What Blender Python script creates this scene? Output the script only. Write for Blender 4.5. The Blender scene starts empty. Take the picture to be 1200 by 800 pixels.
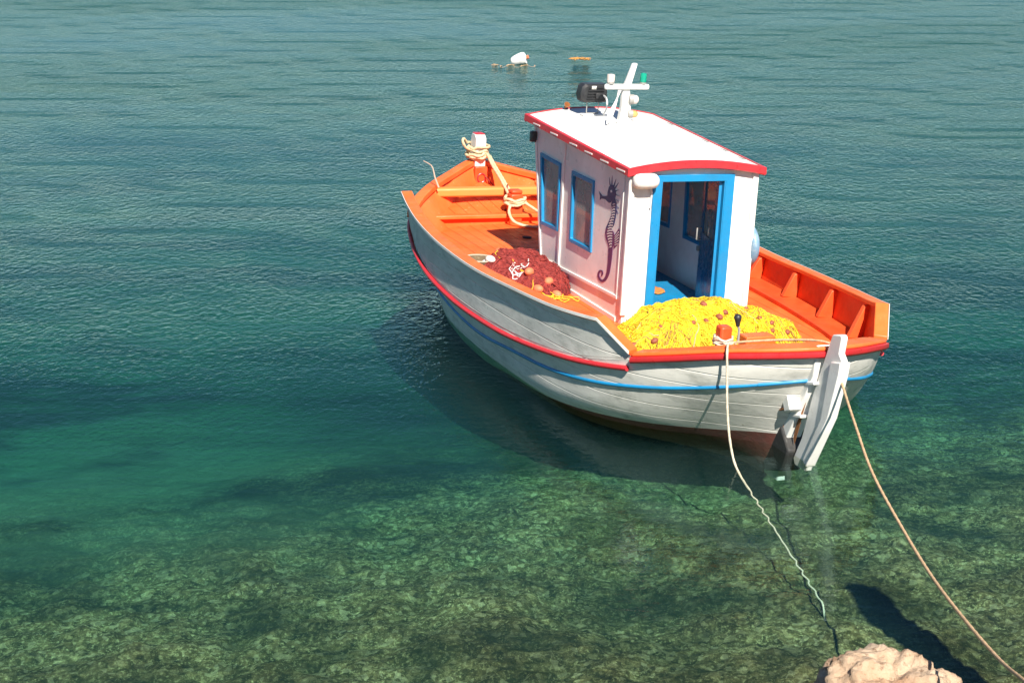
import bpy, bmesh, math, random
import numpy as np
from mathutils import Matrix, Vector, noise as mnoise
from mathutils.geometry import tessellate_polygon

R = math.radians
sc = bpy.context.scene
random.seed(7)
rng = np.random.default_rng(7)

# ---------------------------------------------------------------- camera
CAM_H = 5.9485
PITCH = 18.309
cam = bpy.data.cameras.new('camera')
cam_ob = bpy.data.objects.new('camera', cam)
sc.collection.objects.link(cam_ob)
cam.lens = 60.366
cam.sensor_width = 36
cam.clip_start = 0.1
cam.clip_end = 20000
cam_ob.location = (0, 0, CAM_H)
cam_ob.rotation_euler = (R(90 - PITCH), 0, 0)
sc.camera = cam_ob

# ---------------------------------------------------------------- boat pose (heading, heel, trim)
PSI, HEEL, TRIM = 0.3607, 0.0656, -0.0265
BOAT = (Matrix.Translation((1.7401, 16.8324, 0)) @ Matrix.Rotation(math.pi / 2 + PSI, 4, 'Z')
        @ Matrix.Rotation(HEEL, 4, 'X') @ Matrix.Rotation(-TRIM, 4, 'Y'))

# ---------------------------------------------------------------- sky and sun
SUN_EL = R(45)
fw = Vector((-math.sin(PSI), math.cos(PSI), 0))
pt = Vector((-math.cos(PSI), -math.sin(PSI), 0))
LDIR = (fw - pt * 0.10).normalized() * math.cos(SUN_EL) + Vector((0, 0, -math.sin(SUN_EL)))
world = bpy.data.worlds.new('World')
sc.world = world
world.use_nodes = True
wn = world.node_tree
sky = wn.nodes.new('ShaderNodeTexSky')
sky.sky_type = 'NISHITA'
sky.sun_disc = False
sky.sun_elevation = SUN_EL
sky.air_density = 1.0
sky.dust_density = .1
sky.altitude = 2000
sky.ozone_density = 4.0
sky.sun_rotation = math.atan2(-LDIR.x, -LDIR.y)
wn.links.new(sky.outputs[0], wn.nodes['Background'].inputs[0])
wn.nodes['Background'].inputs[1].default_value = 0.054
sun = bpy.data.lights.new('sun', 'SUN')
sun.energy = 5.0
sun.angle = R(0.5)
sun.color = (1, 0.94, 0.84)
sun_ob = bpy.data.objects.new('sun', sun)
sc.collection.objects.link(sun_ob)
sun_ob.rotation_euler = LDIR.to_track_quat('-Z', 'Y').to_euler()
sun_ob.location = (5, -5, 20)

sc.view_settings.view_transform = 'Standard'
sc.view_settings.look = 'None'
sc.view_settings.exposure = 0.95
sc.view_settings.gamma = 1
sc.view_settings.use_curve_mapping = False
sc.render.engine = 'CYCLES'
sc.cycles.use_denoising = True
sc.cycles.caustics_reflective = False
sc.cycles.caustics_refractive = True
sc.cycles.sample_clamp_indirect = 5
sc.cycles.max_bounces = 8
sc.cycles.diffuse_bounces = 6
sc.cycles.transparent_max_bounces = 12
sc.cycles.volume_bounces = 0

# ================================================================ materials
def new_mat(name):
    m = bpy.data.materials.new(name)
    m.use_nodes = True
    m.node_tree.nodes.clear()
    N, L = m.node_tree.nodes, m.node_tree.links
    return m, N, L, N.new('ShaderNodeOutputMaterial')

def nz(N, L, vec, scale, detail=4, rough=.55, dist=0.0):
    n = N.new('ShaderNodeTexNoise')
    n.inputs['Scale'].default_value = scale
    n.inputs['Detail'].default_value = detail
    n.inputs['Roughness'].default_value = rough
    n.inputs['Distortion'].default_value = dist
    L.new(vec, n.inputs['Vector'])
    return n.outputs['Fac']

def ramp(N, L, fac, stops):
    r = N.new('ShaderNodeValToRGB')
    e = r.color_ramp.elements
    while len(e) < len(stops):
        e.new(0.5)
    for el, (p, c) in zip(e, stops):
        el.position = p
        el.color = (c, c, c, 1) if isinstance(c, (int, float)) else (*c, 1)
    L.new(fac, r.inputs[0])
    return r.outputs[0]

def mixc(N, L, fac, a, b, mode='MIX'):
    x = N.new('ShaderNodeMix')
    x.data_type = 'RGBA'
    x.blend_type = mode
    for val, i in ((fac, 0), (a, 6), (b, 7)):
        if hasattr(val, 'links'):
            L.new(val, x.inputs[i])
        elif i == 0:
            x.inputs[0].default_value = val
        else:
            x.inputs[i].default_value = (*val, 1)
    return x.outputs[2]

def mapped(N, L, scale=(1, 1, 1), src='Object'):
    tc = N.new('ShaderNodeTexCoord')
    mp = N.new('ShaderNodeMapping')
    mp.inputs['Scale'].default_value = scale
    L.new(tc.outputs[src], mp.inputs[0])
    return mp.outputs[0]

def paint(name, col, rough=.42, dirt=None, dirt_amt=.35, chip=None, chip_at=.70, scale=3.0,
          bump=.002, stretch=(1, 1, 1), spec=.5, plank=None, seam=.55, fade=None):
    """Brushed boat paint: slow fading, a few stains, chips, uneven gloss, plank seams."""
    m, N, L, out = new_mat(name)
    b = N.new('ShaderNodeBsdfPrincipled')
    v = mapped(N, L, stretch)
    big = nz(N, L, v, scale, 5, .6, .4)
    fine = nz(N, L, v, scale * 9, 6, .7)
    c = mixc(N, L, ramp(N, L, big, [(.35, 0.0), (.62, 1.0)]), col, fade or tuple(min(1, x * .82 + .01) for x in col))
    if dirt:
        c = mixc(N, L, ramp(N, L, nz(N, L, v, scale * 2.3, 8, .72), [(.50, 0.0), (.72, dirt_amt)]), c, dirt)
    if chip:
        mask = N.new('ShaderNodeMath'); mask.operation = 'MULTIPLY'
        L.new(ramp(N, L, nz(N, L, v, scale * 6, 8, .75), [(chip_at - .02, 0.0), (chip_at + .02, 1.0)]), mask.inputs[0])
        L.new(ramp(N, L, big, [(.45, 0.0), (.6, 1.0)]), mask.inputs[1])
        c = mixc(N, L, mask.outputs[0], c, chip)
    bm_h = fine
    if plank:
        axis, width = plank
        sx = N.new('ShaderNodeSeparateXYZ')
        tc = N.new('ShaderNodeTexCoord'); L.new(tc.outputs['Object'], sx.inputs[0])
        d = N.new('ShaderNodeMath'); d.operation = 'DIVIDE'; L.new(sx.outputs[axis], d.inputs[0]); d.inputs[1].default_value = width
        f = N.new('ShaderNodeMath'); f.operation = 'PINGPONG'; L.new(d.outputs[0], f.inputs[0]); f.inputs[1].default_value = .5
        s = ramp(N, L, f.outputs[0], [(0.0, 1.0), (.05, 0.0)])
        c = mixc(N, L, s, c, tuple(x * seam for x in col))
        inv = N.new('ShaderNodeMath'); inv.operation = 'MULTIPLY_ADD'
        L.new(s, inv.inputs[0]); inv.inputs[1].default_value = -3; L.new(fine, inv.inputs[2])
        bm_h = inv.outputs[0]
    L.new(c, b.inputs['Base Color'])
    L.new(ramp(N, L, nz(N, L, v, scale * 4, 4), [(.3, max(.05, rough - .12)), (.7, min(1, rough + .18))]), b.inputs['Roughness'])
    b.inputs['Specular IOR Level'].default_value = spec
    bp = N.new('ShaderNodeBump')
    bp.inputs['Strength'].default_value = .6
    bp.inputs['Distance'].default_value = bump
    L.new(bm_h, bp.inputs['Height'])
    L.new(bp.outputs[0], b.inputs['Normal'])
    L.new(b.outputs[0], out.inputs[0])
    return m

ORANGE = (.80, .118, .019)
M = {}
M['hull_white'] = paint('worn_dappled_hull_paint', (.70, .68, .62), .38, (.33, .33, .29), .85, (.24, .20, .15), .67, 2.0, .003, (.6, .6, 1.7), plank=(2, .145), seam=.94)  # worn paint, its strong mottle partly standing in for dappled light off the water
M['white'] = paint('white_gloss_paint', (.87, .85, .80), .35, (.60, .56, .48), .10, None, scale=2.2, bump=.0015)
M['roof_white'] = paint('white_roof_paint', (.84, .83, .79), .5, (.62, .58, .5), .15, None, scale=1.4, bump=.001)
M['orange'] = paint('orange_deck_paint', ORANGE, .45, (.55, .09, .02), .3, (.80, .40, .20), .64, 2.2, .003, fade=(.80, .165, .038), spec=.35)
M['orange_plank'] = paint('orange_planked_deck_paint', ORANGE, .5, (.58, .09, .02), .35, (.80, .42, .22), .63, 2.0, .004, plank=(1, .155), seam=.6, fade=(.80, .155, .036), spec=.3)
M['orange_red'] = paint('red_orange_paint_and_shade', (.68, .075, .018), .42, (.36, .05, .02), .45, (.74, .32, .15), .66, 2.4, .003, fade=(.70, .098, .024), spec=.35)  # deck orange with bulwark shade mixed into the colour; also on red posts
M['orange_wood'] = paint('faded_orange_beam_paint', (.80, .25, .05), .55, (.45, .16, .05), .5, (.62, .42, .22), .66, 2.5, .004, (1, .25, 1))
M['red'] = paint('crimson_trim_paint', (.60, .022, .030), .35, (.35, .02, .02), .4, (.75, .62, .58), .74, 3, .0015)
M['blue'] = paint('bright_blue_paint', (.005, .235, .50), .38, (.02, .16, .32), .35, (.75, .78, .8), .72, 3, .0015)
M['blue_dark'] = paint('deep_blue_door_paint', (.02, .13, .26), .25, (.02, .08, .15), .4, None, scale=3, bump=.001)
M['antifoul'] = paint('rust_red_antifouling', (.11, .03, .02), .75, (.05, .04, .03), .6, (.10, .09, .06), .6, 3, .01)
M['interior'] = paint('grey_white_interior_paint', (.82, .81, .78), .5, (.55, .52, .47), .35, None, scale=2, bump=.002)
M['black'] = paint('black_plastic', (.018, .018, .02), .38, (.05, .05, .05), .4, None, scale=5, bump=.002)
M['tar_and_shade'] = paint('black_tar_and_shade', (.02, .02, .02), .7, (.06, .05, .04), .5, None, scale=4, bump=.006)
M['rust'] = paint('orange_rust', (.30, .11, .03), .9, (.14, .05, .02), .6, None, scale=9, bump=.004)
M['steel'] = paint('dull_steel', (.32, .31, .29), .45, (.2, .15, .1), .5, None, scale=8, bump=.001)
M['wire'] = paint('pale_cable', (.75, .73, .70), .55, None, scale=6, bump=.0008)
M['buoy_white'] = paint('white_buoy_plastic', (.84, .84, .80), .5, (.5, .47, .38), .35, None, scale=4, bump=.002)
M['pale_blue'] = paint('faded_pale_blue_plastic', (.17, .30, .42), .4, (.5, .55, .58), .5, None, scale=4, bump=.002)
M['cork'] = paint('brown_red_float', (.30, .075, .035), .6, (.15, .05, .03), .6, (.45, .25, .15), .65, 20, .004)
M['salmon'] = paint('salmon_orange_float', (.72, .20, .09), .6, (.45, .14, .06), .5, None, scale=14, bump=.003)
M['float_white'] = paint('white_float', (.80, .76, .70), .6, (.5, .45, .4), .4, None, scale=14, bump=.003)
M['cloth'] = paint('orange_cloth', (.68, .22, .05), .9, (.5, .15, .04), .5, None, scale=9, bump=.01)
M['basket_in'] = paint('dry_brown_bait', (.16, .11, .06), .9, (.32, .26, .16), .8, None, scale=14, bump=.02)
M['pale_wood'] = paint('bleached_wood', (.52, .43, .33), .75, (.35, .27, .2), .5, None, scale=6, bump=.004)
M['decal'] = paint('dark_indigo_decal', (.045, .045, .14), .5, None, scale=6, bump=.0005)
M['decal_plum'] = paint('plum_decal', (.15, .032, .13), .5, None, scale=6, bump=.0005)
M['weed'] = paint('ochre_floating_weed', (.50, .24, .05), .8, (.25, .13, .04), .6, None, scale=12, bump=.01)

def fibre(name, c1, c2, scale=60, rough=.8, bump=.004, transl=.0):
    m, N, L, out = new_mat(name)
    b = N.new('ShaderNodeBsdfPrincipled')
    v = mapped(N, L)
    n = nz(N, L, v, scale, 4, .6)
    big = nz(N, L, v, 6, 4, .6)
    c = mixc(N, L, ramp(N, L, n, [(.35, 0.0), (.65, 1.0)]), c1, c2)
    c = mixc(N, L, ramp(N, L, big, [(.45, 0.0), (.75, .45)]), c, tuple(x * .6 for x in c2))
    L.new(c, b.inputs['Base Color'])
    b.inputs['Roughness'].default_value = rough
    b.inputs['Specular IOR Level'].default_value = .3
    bp = N.new('ShaderNodeBump'); bp.inputs['Distance'].default_value = bump; bp.inputs['Strength'].default_value = .8
    L.new(n, bp.inputs['Height']); L.new(bp.outputs[0], b.inputs['Normal'])
    L.new(b.outputs[0], out.inputs[0])
    return m
M['rope'] = fibre('cream_rope_fibre', (.72, .58, .36), (.50, .38, .22), 70)
M['rope_tan'] = fibre('tan_rope_fibre', (.62, .42, .25), (.42, .27, .15), 70)
M['rope_white'] = fibre('white_rope_fibre', (.70, .62, .48), (.5, .43, .32), 70)
M['net_yellow'] = fibre('yellow_net_twine', (.82, .62, .025), (.62, .40, .02), 30, .7)
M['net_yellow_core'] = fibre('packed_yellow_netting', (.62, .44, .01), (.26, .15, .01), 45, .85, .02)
M['net_tan'] = fibre('brown_net_twine', (.50, .30, .08), (.26, .13, .04), 40)
M['net_red'] = fibre('maroon_net_twine', (.33, .045, .035), (.16, .02, .02), 30, .75)
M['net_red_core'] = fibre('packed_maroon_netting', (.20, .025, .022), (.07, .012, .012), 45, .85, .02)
M['twine_yellow'] = fibre('yellow_float_line', (.85, .55, .04), (.65, .36, .03), 40)

def glassy(name, tint=(1, 1, 1), refl=.08, rough=.03):
    """Thin pane: mostly clear, reflects by angle."""
    m, N, L, out = new_mat(name)
    fr = N.new('ShaderNodeFresnel'); fr.inputs[0].default_value = 1.5
    t = N.new('ShaderNodeBsdfTransparent'); t.inputs[0].default_value = (*tint, 1)
    g = N.new('ShaderNodeBsdfGlossy'); g.inputs['Roughness'].default_value = rough
    x = N.new('ShaderNodeMixShader')
    L.new(fr.outputs[0], x.inputs[0]); L.new(t.outputs[0], x.inputs[1]); L.new(g.outputs[0], x.inputs[2])
    df = N.new('ShaderNodeBsdfDiffuse'); df.inputs[0].default_value = (.6, .58, .55, 1)
    salt = ramp(N, L, nz(N, L, mapped(N, L), 3, 5, .65), [(.3, .26), (.75, .48)])      # dried salt film
    y = N.new('ShaderNodeMixShader'); L.new(salt, y.inputs[0]); L.new(x.outputs[0], y.inputs[1]); L.new(df.outputs[0], y.inputs[2])
    L.new(y.outputs[0], out.inputs[0])
    return m
M['glass'] = glassy('window_glass', (.95, .95, .94))

def plastic(name, col, trans=.5, rough=.25):
    m, N, L, out = new_mat(name)
    b = N.new('ShaderNodeBsdfPrincipled')
    b.inputs['Base Color'].default_value = (*col, 1)
    b.inputs['Roughness'].default_value = rough
    b.inputs['Transmission Weight'].default_value = trans
    L.new(b.outputs[0], out.inputs[0])
    return m
M['lens_green'] = plastic('green_lamp_lens', (.01, .40, .26), .35)
M['lens_clear'] = plastic('clear_lamp_lens', (.80, .72, .66), .35)
M['lens_amber'] = plastic('amber_lamp_lens', (.75, .45, .16), .35)

# ================================================================ mesh helpers
class MB:
    def __init__(s):
        s.v, s.f, s.mi = [], [], []
    def add(s, vs, fs, mi=0):
        b = len(s.v)
        s.v.extend([tuple(map(float, p)) for p in vs])
        s.f.extend([tuple(i + b for i in f) for f in fs])
        s.mi.extend([mi] * len(fs))
    def box(s, c, size, rot=None, mi=0):
        hx, hy, hz = [a / 2 for a in size]
        P = [Vector((x, y, z)) for x in (-hx, hx) for y in (-hy, hy) for z in (-hz, hz)]
        if rot is not None:
            P = [rot @ p for p in P]
        P = [p + Vector(c) for p in P]
        s.add(P, [(0, 1, 3, 2), (4, 6, 7, 5), (0, 4, 5, 1), (2, 3, 7, 6), (0, 2, 6, 4), (1, 5, 7, 3)], mi)
    def beam(s, a, b, w, h, up=(0, 0, 1), mi=0):
        a, b, up = Vector(a), Vector(b), Vector(up)
        d = (b - a).normalized(); side = d.cross(up).normalized(); u = side.cross(d).normalized()
        P = []
        for p in (a, b):
            for i, j in ((-1, -1), (1, -1), (1, 1), (-1, 1)):
                P.append(p + side * (i * w / 2) + u * (j * h / 2))
        s.add(P, [(3, 2, 1, 0), (4, 5, 6, 7), (0, 1, 5, 4), (1, 2, 6, 5), (2, 3, 7, 6), (3, 0, 4, 7)], mi)
    def slab(s, outer, holes, to3, t0, t1, mi=0):
        """polygon with holes, extruded between offsets t0 and t1; to3(p, t) maps to space"""
        loops = [[Vector((p[0], p[1], 0)) for p in l] for l in [outer] + list(holes)]
        tris = tessellate_polygon(loops)
        flat = [p for l in loops for p in l]
        n = len(flat)
        vs = [to3(p, t0) for p in flat] + [to3(p, t1) for p in flat]
        fs = [tuple(t) for t in tris] + [tuple(i + n for i in reversed(t)) for t in tris]
        o = 0
        for l in loops:
            k = len(l)
            for i in range(k):
                a, b = o + i, o + (i + 1) % k
                fs.append((a, b, b + n, a + n))
            o += k
        s.add(vs, fs, mi)
    def tube(s, pts, r, sides=8, closed=False, mi=0, squash=None):
        pts = [Vector(p) for p in pts]
        n = len(pts)
        rs = r if hasattr(r, '__len__') else [r] * n
        vs, fs = [], []
        ref = None
        for i, p in enumerate(pts):
            if closed:
                d = pts[(i + 1) % n] - pts[i - 1]
            else:
                d = pts[min(i + 1, n - 1)] - pts[max(i - 1, 0)]
            if d.length < 1e-9:
                d = Vector((0, 0, 1))
            d.normalize()
            if ref is None:
                ref = Vector((0, 0, 1)) if abs(d.z) < .9 else Vector((1, 0, 0))
            a = (ref - d * ref.dot(d))
            if a.length < 1e-6:
                a = d.orthogonal()
            a.normalize(); ref = a
            b = d.cross(a)
            for k in range(sides):
                t = 2 * math.pi * k / sides
                vs.append(p + (a * math.cos(t) + b * math.sin(t)) * rs[i])
        m = n if closed else n - 1
        for i in range(m):
            for k in range(sides):
                i2, k2 = (i + 1) % n, (k + 1) % sides
                fs.append((i * sides + k, i * sides + k2, i2 * sides + k2, i2 * sides + k))
        if not closed:
            fs.append(tuple(reversed(range(sides)))); fs.append(tuple((n - 1) * sides + k for k in range(sides)))
        s.add(vs, fs, mi)
    def lathe(s, prof, c, axis=(0, 0, 1), seg=20, mi=0):
        """prof = [(r, h)...] turned about axis through c"""
        q = Vector((0, 0, 1)).rotation_difference(Vector(axis).normalized())
        vs, fs = [], []
        for r, h in prof:
            for k in range(seg):
                t = 2 * math.pi * k / seg
                vs.append(q @ Vector((r * math.cos(t), r * math.sin(t), h)) + Vector(c))
        for i in range(len(prof) - 1):
            for k in range(seg):
                k2 = (k + 1) % seg
                fs.append((i * seg + k, i * seg + k2, (i + 1) * seg + k2, (i + 1) * seg + k))
        fs.append(tuple(reversed(range(seg)))); fs.append(tuple((len(prof) - 1) * seg + k for k in range(seg)))
        s.add(vs, fs, mi)
    def ball(s, c, rad, rot=None, seg=14, rings=9, mi=0):
        vs, fs = [], []
        for i in range(1, rings):
            ph = math.pi * i / rings
            for k in range(seg):
                t = 2 * math.pi * k / seg
                p = Vector((rad[0] * math.sin(ph) * math.cos(t), rad[1] * math.sin(ph) * math.sin(t), rad[2] * math.cos(ph)))
                vs.append((rot @ p if rot is not None else p) + Vector(c))
        top = Vector((0, 0, rad[2])); bot = -top
        vs.append((rot @ top if rot is not None else top) + Vector(c)); vs.append((rot @ bot if rot is not None else bot) + Vector(c))
        T, B = len(vs) - 2, len(vs) - 1
        for i in range(rings - 2):
            for k in range(seg):
                k2 = (k + 1) % seg
                fs.append((i * seg + k, (i + 1) * seg + k, (i + 1) * seg + k2, i * seg + k2))
        for k in range(seg):
            k2 = (k + 1) % seg
            fs.append((T, k, k2)); fs.append((B, (rings - 2) * seg + k2, (rings - 2) * seg + k))
        s.add(vs, fs, mi)
    def sweep(s, pts, offs, mi=0, closed_section=True, caps=True):
        """section offs = [(inward, up)...] swept along pts; inward = towards -normal in plan"""
        pts = [Vector(p) for p in pts]; n = len(pts); k = len(offs); vs, fs = [], []
        for i, p in enumerate(pts):
            d = pts[min(i + 1, n - 1)] - pts[max(i - 1, 0)]
            nrm = Vector((-d.y, d.x, 0)).normalized()
            for a, u in offs:
                vs.append(p + nrm * a + Vector((0, 0, u)))
        for i in range(n - 1):
            for j in range(k if closed_section else k - 1):
                j2 = (j + 1) % k
                fs.append((i * k + j, i * k + j2, (i + 1) * k + j2, (i + 1) * k + j))
        if caps and closed_section:
            fs.append(tuple(range(k))); fs.append(tuple((n - 1) * k + j for j in reversed(range(k))))
        s.add(vs, fs, mi)
    def mesh(s, name, mats, smooth=40, origin=None):
        me = bpy.data.meshes.new(name)
        vs = s.v if origin is None else [tuple(Vector(p) - Vector(origin)) for p in s.v]
        me.from_pydata(vs, [], s.f)
        for m in (mats if isinstance(mats, (list, tuple)) else [mats]):
            me.materials.append(m)
        me.polygons.foreach_set('material_index', s.mi)
        bm = bmesh.new(); bm.from_mesh(me)
        bmesh.ops.recalc_face_normals(bm, faces=bm.faces)
        bm.to_mesh(me); bm.free()
        if smooth:
            me.polygons.foreach_set('use_smooth', [True] * len(me.polygons))
            me.set_sharp_from_angle(angle=R(smooth))
        return me
    def build(s, name, mats, parent=None, smooth=40, origin=None, bevel=0, label=None):
        o = bpy.data.objects.new(name, s.mesh(name, mats, smooth, origin))
        sc.collection.objects.link(o)
        if origin is not None:
            o.location = origin
        if parent is not None:
            o.parent = parent
        if bevel:
            md = o.modifiers.new('bevel', 'BEVEL'); md.width = bevel; md.segments = 2; md.limit_method = 'ANGLE'; md.angle_limit = R(50)
        if label:
            o['label'] = label
        return o

def tag(o, label, cat, group=None):
    o['label'] = label; o['category'] = cat
    if group:
        o['group'] = group
    return o
def empty(name, label, cat, loc=(0, 0, 0), matrix=None, group=None):
    o = bpy.data.objects.new(name, None)
    sc.collection.objects.link(o)
    o.empty_display_size = .3
    if matrix is not None:
        o.matrix_world = matrix
    else:
        o.location = loc
    return tag(o, label, cat, group)
def aboard(anchor):
    """placing of a loose thing that lies on the boat"""
    return BOAT @ Matrix.Translation(anchor)

def crom(P, n, closed=False, ghost0=None, ghost1=None):
    """Catmull-Rom through P, n samples, even in arc length"""
    P = [Vector(p) for p in P]
    if closed:
        Q = [P[-1]] + P + [P[0], P[1]]
    else:
        Q = [ghost0 if ghost0 is not None else P[0] * 2 - P[1]] + P + [ghost1 if ghost1 is not None else P[-1] * 2 - P[-2]]
    out = []
    for i in range(1, len(Q) - 2):
        a, b, c, d = Q[i - 1:i + 3]
        t0 = 0; t1 = t0 + max((b - a).length, 1e-6) ** .5; t2 = t1 + max((c - b).length, 1e-6) ** .5; t3 = t2 + max((d - c).length, 1e-6) ** .5
        for k in range(24):
            t = t1 + (t2 - t1) * k / 24
            A1 = a * ((t1 - t) / (t1 - t0)) + b * ((t - t0) / (t1 - t0))
            A2 = b * ((t2 - t) / (t2 - t1)) + c * ((t - t1) / (t2 - t1))
            A3 = c * ((t3 - t) / (t3 - t2)) + d * ((t - t2) / (t3 - t2))
            B1 = A1 * ((t2 - t) / (t2 - t0)) + A2 * ((t - t0) / (t2 - t0))
            B2 = A2 * ((t3 - t) / (t3 - t1)) + A3 * ((t - t1) / (t3 - t1))
            out.append(B1 * ((t2 - t) / (t2 - t1)) + B2 * ((t - t1) / (t2 - t1)))
    out.append(Q[-2])
    arc = [0]
    for a, b in zip(out, out[1:]):
        arc.append(arc[-1] + (b - a).length)
    A = np.array(arc); O = np.array([tuple(p) for p in out])
    t = np.linspace(0, A[-1], n)
    return [Vector((np.interp(x, A, O[:, 0]), np.interp(x, A, O[:, 1]), np.interp(x, A, O[:, 2]))) for x in t]
def mirror(p):
    return Vector((p[0], -p[1], p[2]))
def level(P, n):
    P = [Vector(p) for p in P]
    return crom(P, n, ghost0=mirror(P[1]), ghost1=mirror(P[-2]))

# ================================================================ setting: seabed and water
def depth_at(X, Y):
    s_ = Y - .38 * X
    d = .30 + .055 * np.clip(s_ - 10.0, -4, 9) + .45 / (1 + np.exp(-(s_ - 17.0) / 1.6)) + .8 / (1 + np.exp(-(Y - 25) / 3)) + .02 * np.maximum(Y - 25, 0)
    d = d + .04 * np.sin(1.9 * X + .7 * Y) * np.sin(1.3 * Y - .5 * X + 1)
    return -np.clip(d, .2, 3.2)

def grid_mesh(name, xs, ys, zf):
    X, Y = np.meshgrid(xs, ys)
    Z = zf(X, Y)
    nx, ny = len(xs), len(ys)
    v = np.stack([X, Y, Z], -1).reshape(-1, 3)
    i = np.arange(nx * ny).reshape(ny, nx)
    f = np.stack([i[:-1, :-1], i[:-1, 1:], i[1:, 1:], i[1:, :-1]], -1).reshape(-1, 4)
    me = bpy.data.meshes.new(name)
    me.from_pydata(v.tolist(), [], f.tolist())
    me.polygons.foreach_set('use_smooth', [True] * len(f))
    o = bpy.data.objects.new(name, me)
    sc.collection.objects.link(o)
    return o

def value_noise(X, Y, seed=0):
    """cheap lattice noise for the seabed's stones"""
    r = np.random.default_rng(seed)
    T = r.random((64, 64))
    xi, yi = np.floor(X).astype(int), np.floor(Y).astype(int)
    fx, fy = X - xi, Y - yi
    fx, fy = fx * fx * (3 - 2 * fx), fy * fy * (3 - 2 * fy)
    g = lambda a, b: T[a % 64, b % 64]
    return (g(xi, yi) * (1 - fx) + g(xi + 1, yi) * fx) * (1 - fy) + (g(xi, yi + 1) * (1 - fx) + g(xi + 1, yi + 1) * fx) * fy

def seabed_z(X, Y):
    z = depth_at(X, Y)
    near = np.clip((20 - Y) / 6, 0, 1) * np.clip((Y - 4) / 6 + .5, .3, 1)
    st = (value_noise(X * 1.1 + 3, Y * 1.1, 1) - .5) * .09 + (value_noise(X * 2.7, Y * 2.7 + 9, 2) - .5) * .08 + (value_noise(X * 6.5, Y * 6.5, 3) - .5) * .08 + (value_noise(X * 14, Y * 14, 4) - .5) * .05
    return np.minimum(z + .8 * st * near, -.14)

xs = np.concatenate([[-4000, -900, -250, -90, -40], np.linspace(-22, -6.5, 60), np.linspace(-6.3, 6.3, 240), np.linspace(6.5, 22, 60), [40, 90, 250, 900, 4000]])
ys = np.concatenate([[-40, -8, 2], np.linspace(6.5, 20, 300), np.linspace(20.2, 60, 120), [80, 150, 400, 1200, 5000]])
m, N, L, out = new_mat('algae_covered_stones')
b = N.new('ShaderNodeBsdfPrincipled'); b.inputs['Roughness'].default_value = .95; b.inputs['Specular IOR Level'].default_value = 0
v = mapped(N, L); vst = mapped(N, L, (1.0, .85, 1))
patch = nz(N, L, v, .8, 6, .65, .5)
blot = nz(N, L, vst, 9, 9, .8)
vor = N.new('ShaderNodeTexVoronoi'); vor.inputs['Scale'].default_value = 21; L.new(vst, vor.inputs['Vector'])
vsep = N.new('ShaderNodeSeparateColor'); L.new(vor.outputs['Color'], vsep.inputs[0])
fine = nz(N, L, vst, 30, 8, .8)
c = ramp(N, L, blot, [(.37, (.034, .033, .016)), (.47, (.105, .092, .042)), (.55, (.24, .20, .09)), (.63, (.70, .60, .34))])
stone = ramp(N, L, vsep.outputs[0], [(0, (.04, .04, .02)), (.5, (.20, .16, .08)), (.80, (.40, .30, .17)), (.95, (.85, .76, .55))])
c = mixc(N, L, .38, c, stone)
c = mixc(N, L, ramp(N, L, fine, [(.52, 0.0), (.64, .9)]), c, (.90, .82, .50))  # pale flecks painted in for sun caustics on the stones
c = mixc(N, L, ramp(N, L, fine, [(.30, .8), (.44, 0.0)]), c, (.022, .028, .016))
warm = ramp(N, L, nz(N, L, mapped(N, L, (.9, 1, 1)), 1.9, 5, .65), [(.40, (1.35, 1.25, 1.0)), (.60, (.75, .66, .50))])
c = mixc(N, L, 1.0, c, warm, 'MULTIPLY')
c = mixc(N, L, ramp(N, L, patch, [(.46, 0.0), (.62, .8)]), c, (.030, .036, .014))
# beyond the stones: pale sand with dark sea-grass patches
sx = N.new('ShaderNodeSeparateXYZ'); L.new(v, sx.inputs[0])
wob = N.new('ShaderNodeMath'); wob.operation = 'MULTIPLY_ADD'; L.new(nz(N, L, v, .35, 6, .65), wob.inputs[0]); wob.inputs[1].default_value = 7
wx_ = N.new('ShaderNodeMath'); wx_.operation = 'MULTIPLY_ADD'; L.new(sx.outputs[0], wx_.inputs[0]); wx_.inputs[1].default_value = -.5; L.new(sx.outputs[1], wx_.inputs[2]); L.new(wx_.outputs[0], wob.inputs[2])
far = ramp(N, L, wob.outputs[0], [(0, 0.0), (1, 1.0)])
mr = N.new('ShaderNodeMapRange'); L.new(wob.outputs[0], mr.inputs[0]); mr.inputs[1].default_value = 17.5; mr.inputs[2].default_value = 22.5
sand = mixc(N, L, ramp(N, L, nz(N, L, mapped(N, L, (.5, 1, 1)), .42, 5, .6), [(.46, 0.0), (.58, 1.0)]), (.24, .25, .15), (.035, .045, .03))
c = mixc(N, L, mr.outputs[0], c, sand)
# broad dark patch painted round the boat's shadow to blur its edge
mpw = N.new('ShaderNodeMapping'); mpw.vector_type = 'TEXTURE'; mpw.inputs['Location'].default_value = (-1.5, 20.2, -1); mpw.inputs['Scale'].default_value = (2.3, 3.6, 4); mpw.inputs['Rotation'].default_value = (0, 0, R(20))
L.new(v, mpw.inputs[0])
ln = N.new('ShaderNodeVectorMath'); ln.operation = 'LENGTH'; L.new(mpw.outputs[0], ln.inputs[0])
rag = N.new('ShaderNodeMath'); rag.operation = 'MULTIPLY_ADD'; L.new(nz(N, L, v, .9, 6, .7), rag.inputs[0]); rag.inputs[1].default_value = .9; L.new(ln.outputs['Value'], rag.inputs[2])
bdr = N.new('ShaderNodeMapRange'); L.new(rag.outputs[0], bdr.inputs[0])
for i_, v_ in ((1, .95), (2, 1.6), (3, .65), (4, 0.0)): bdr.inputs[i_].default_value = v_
bed = bdr.outputs[0]  # mask of the dark patch painted round the boat's shadow
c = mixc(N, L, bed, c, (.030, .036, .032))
L.new(c, b.inputs['Base Color'])
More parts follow.
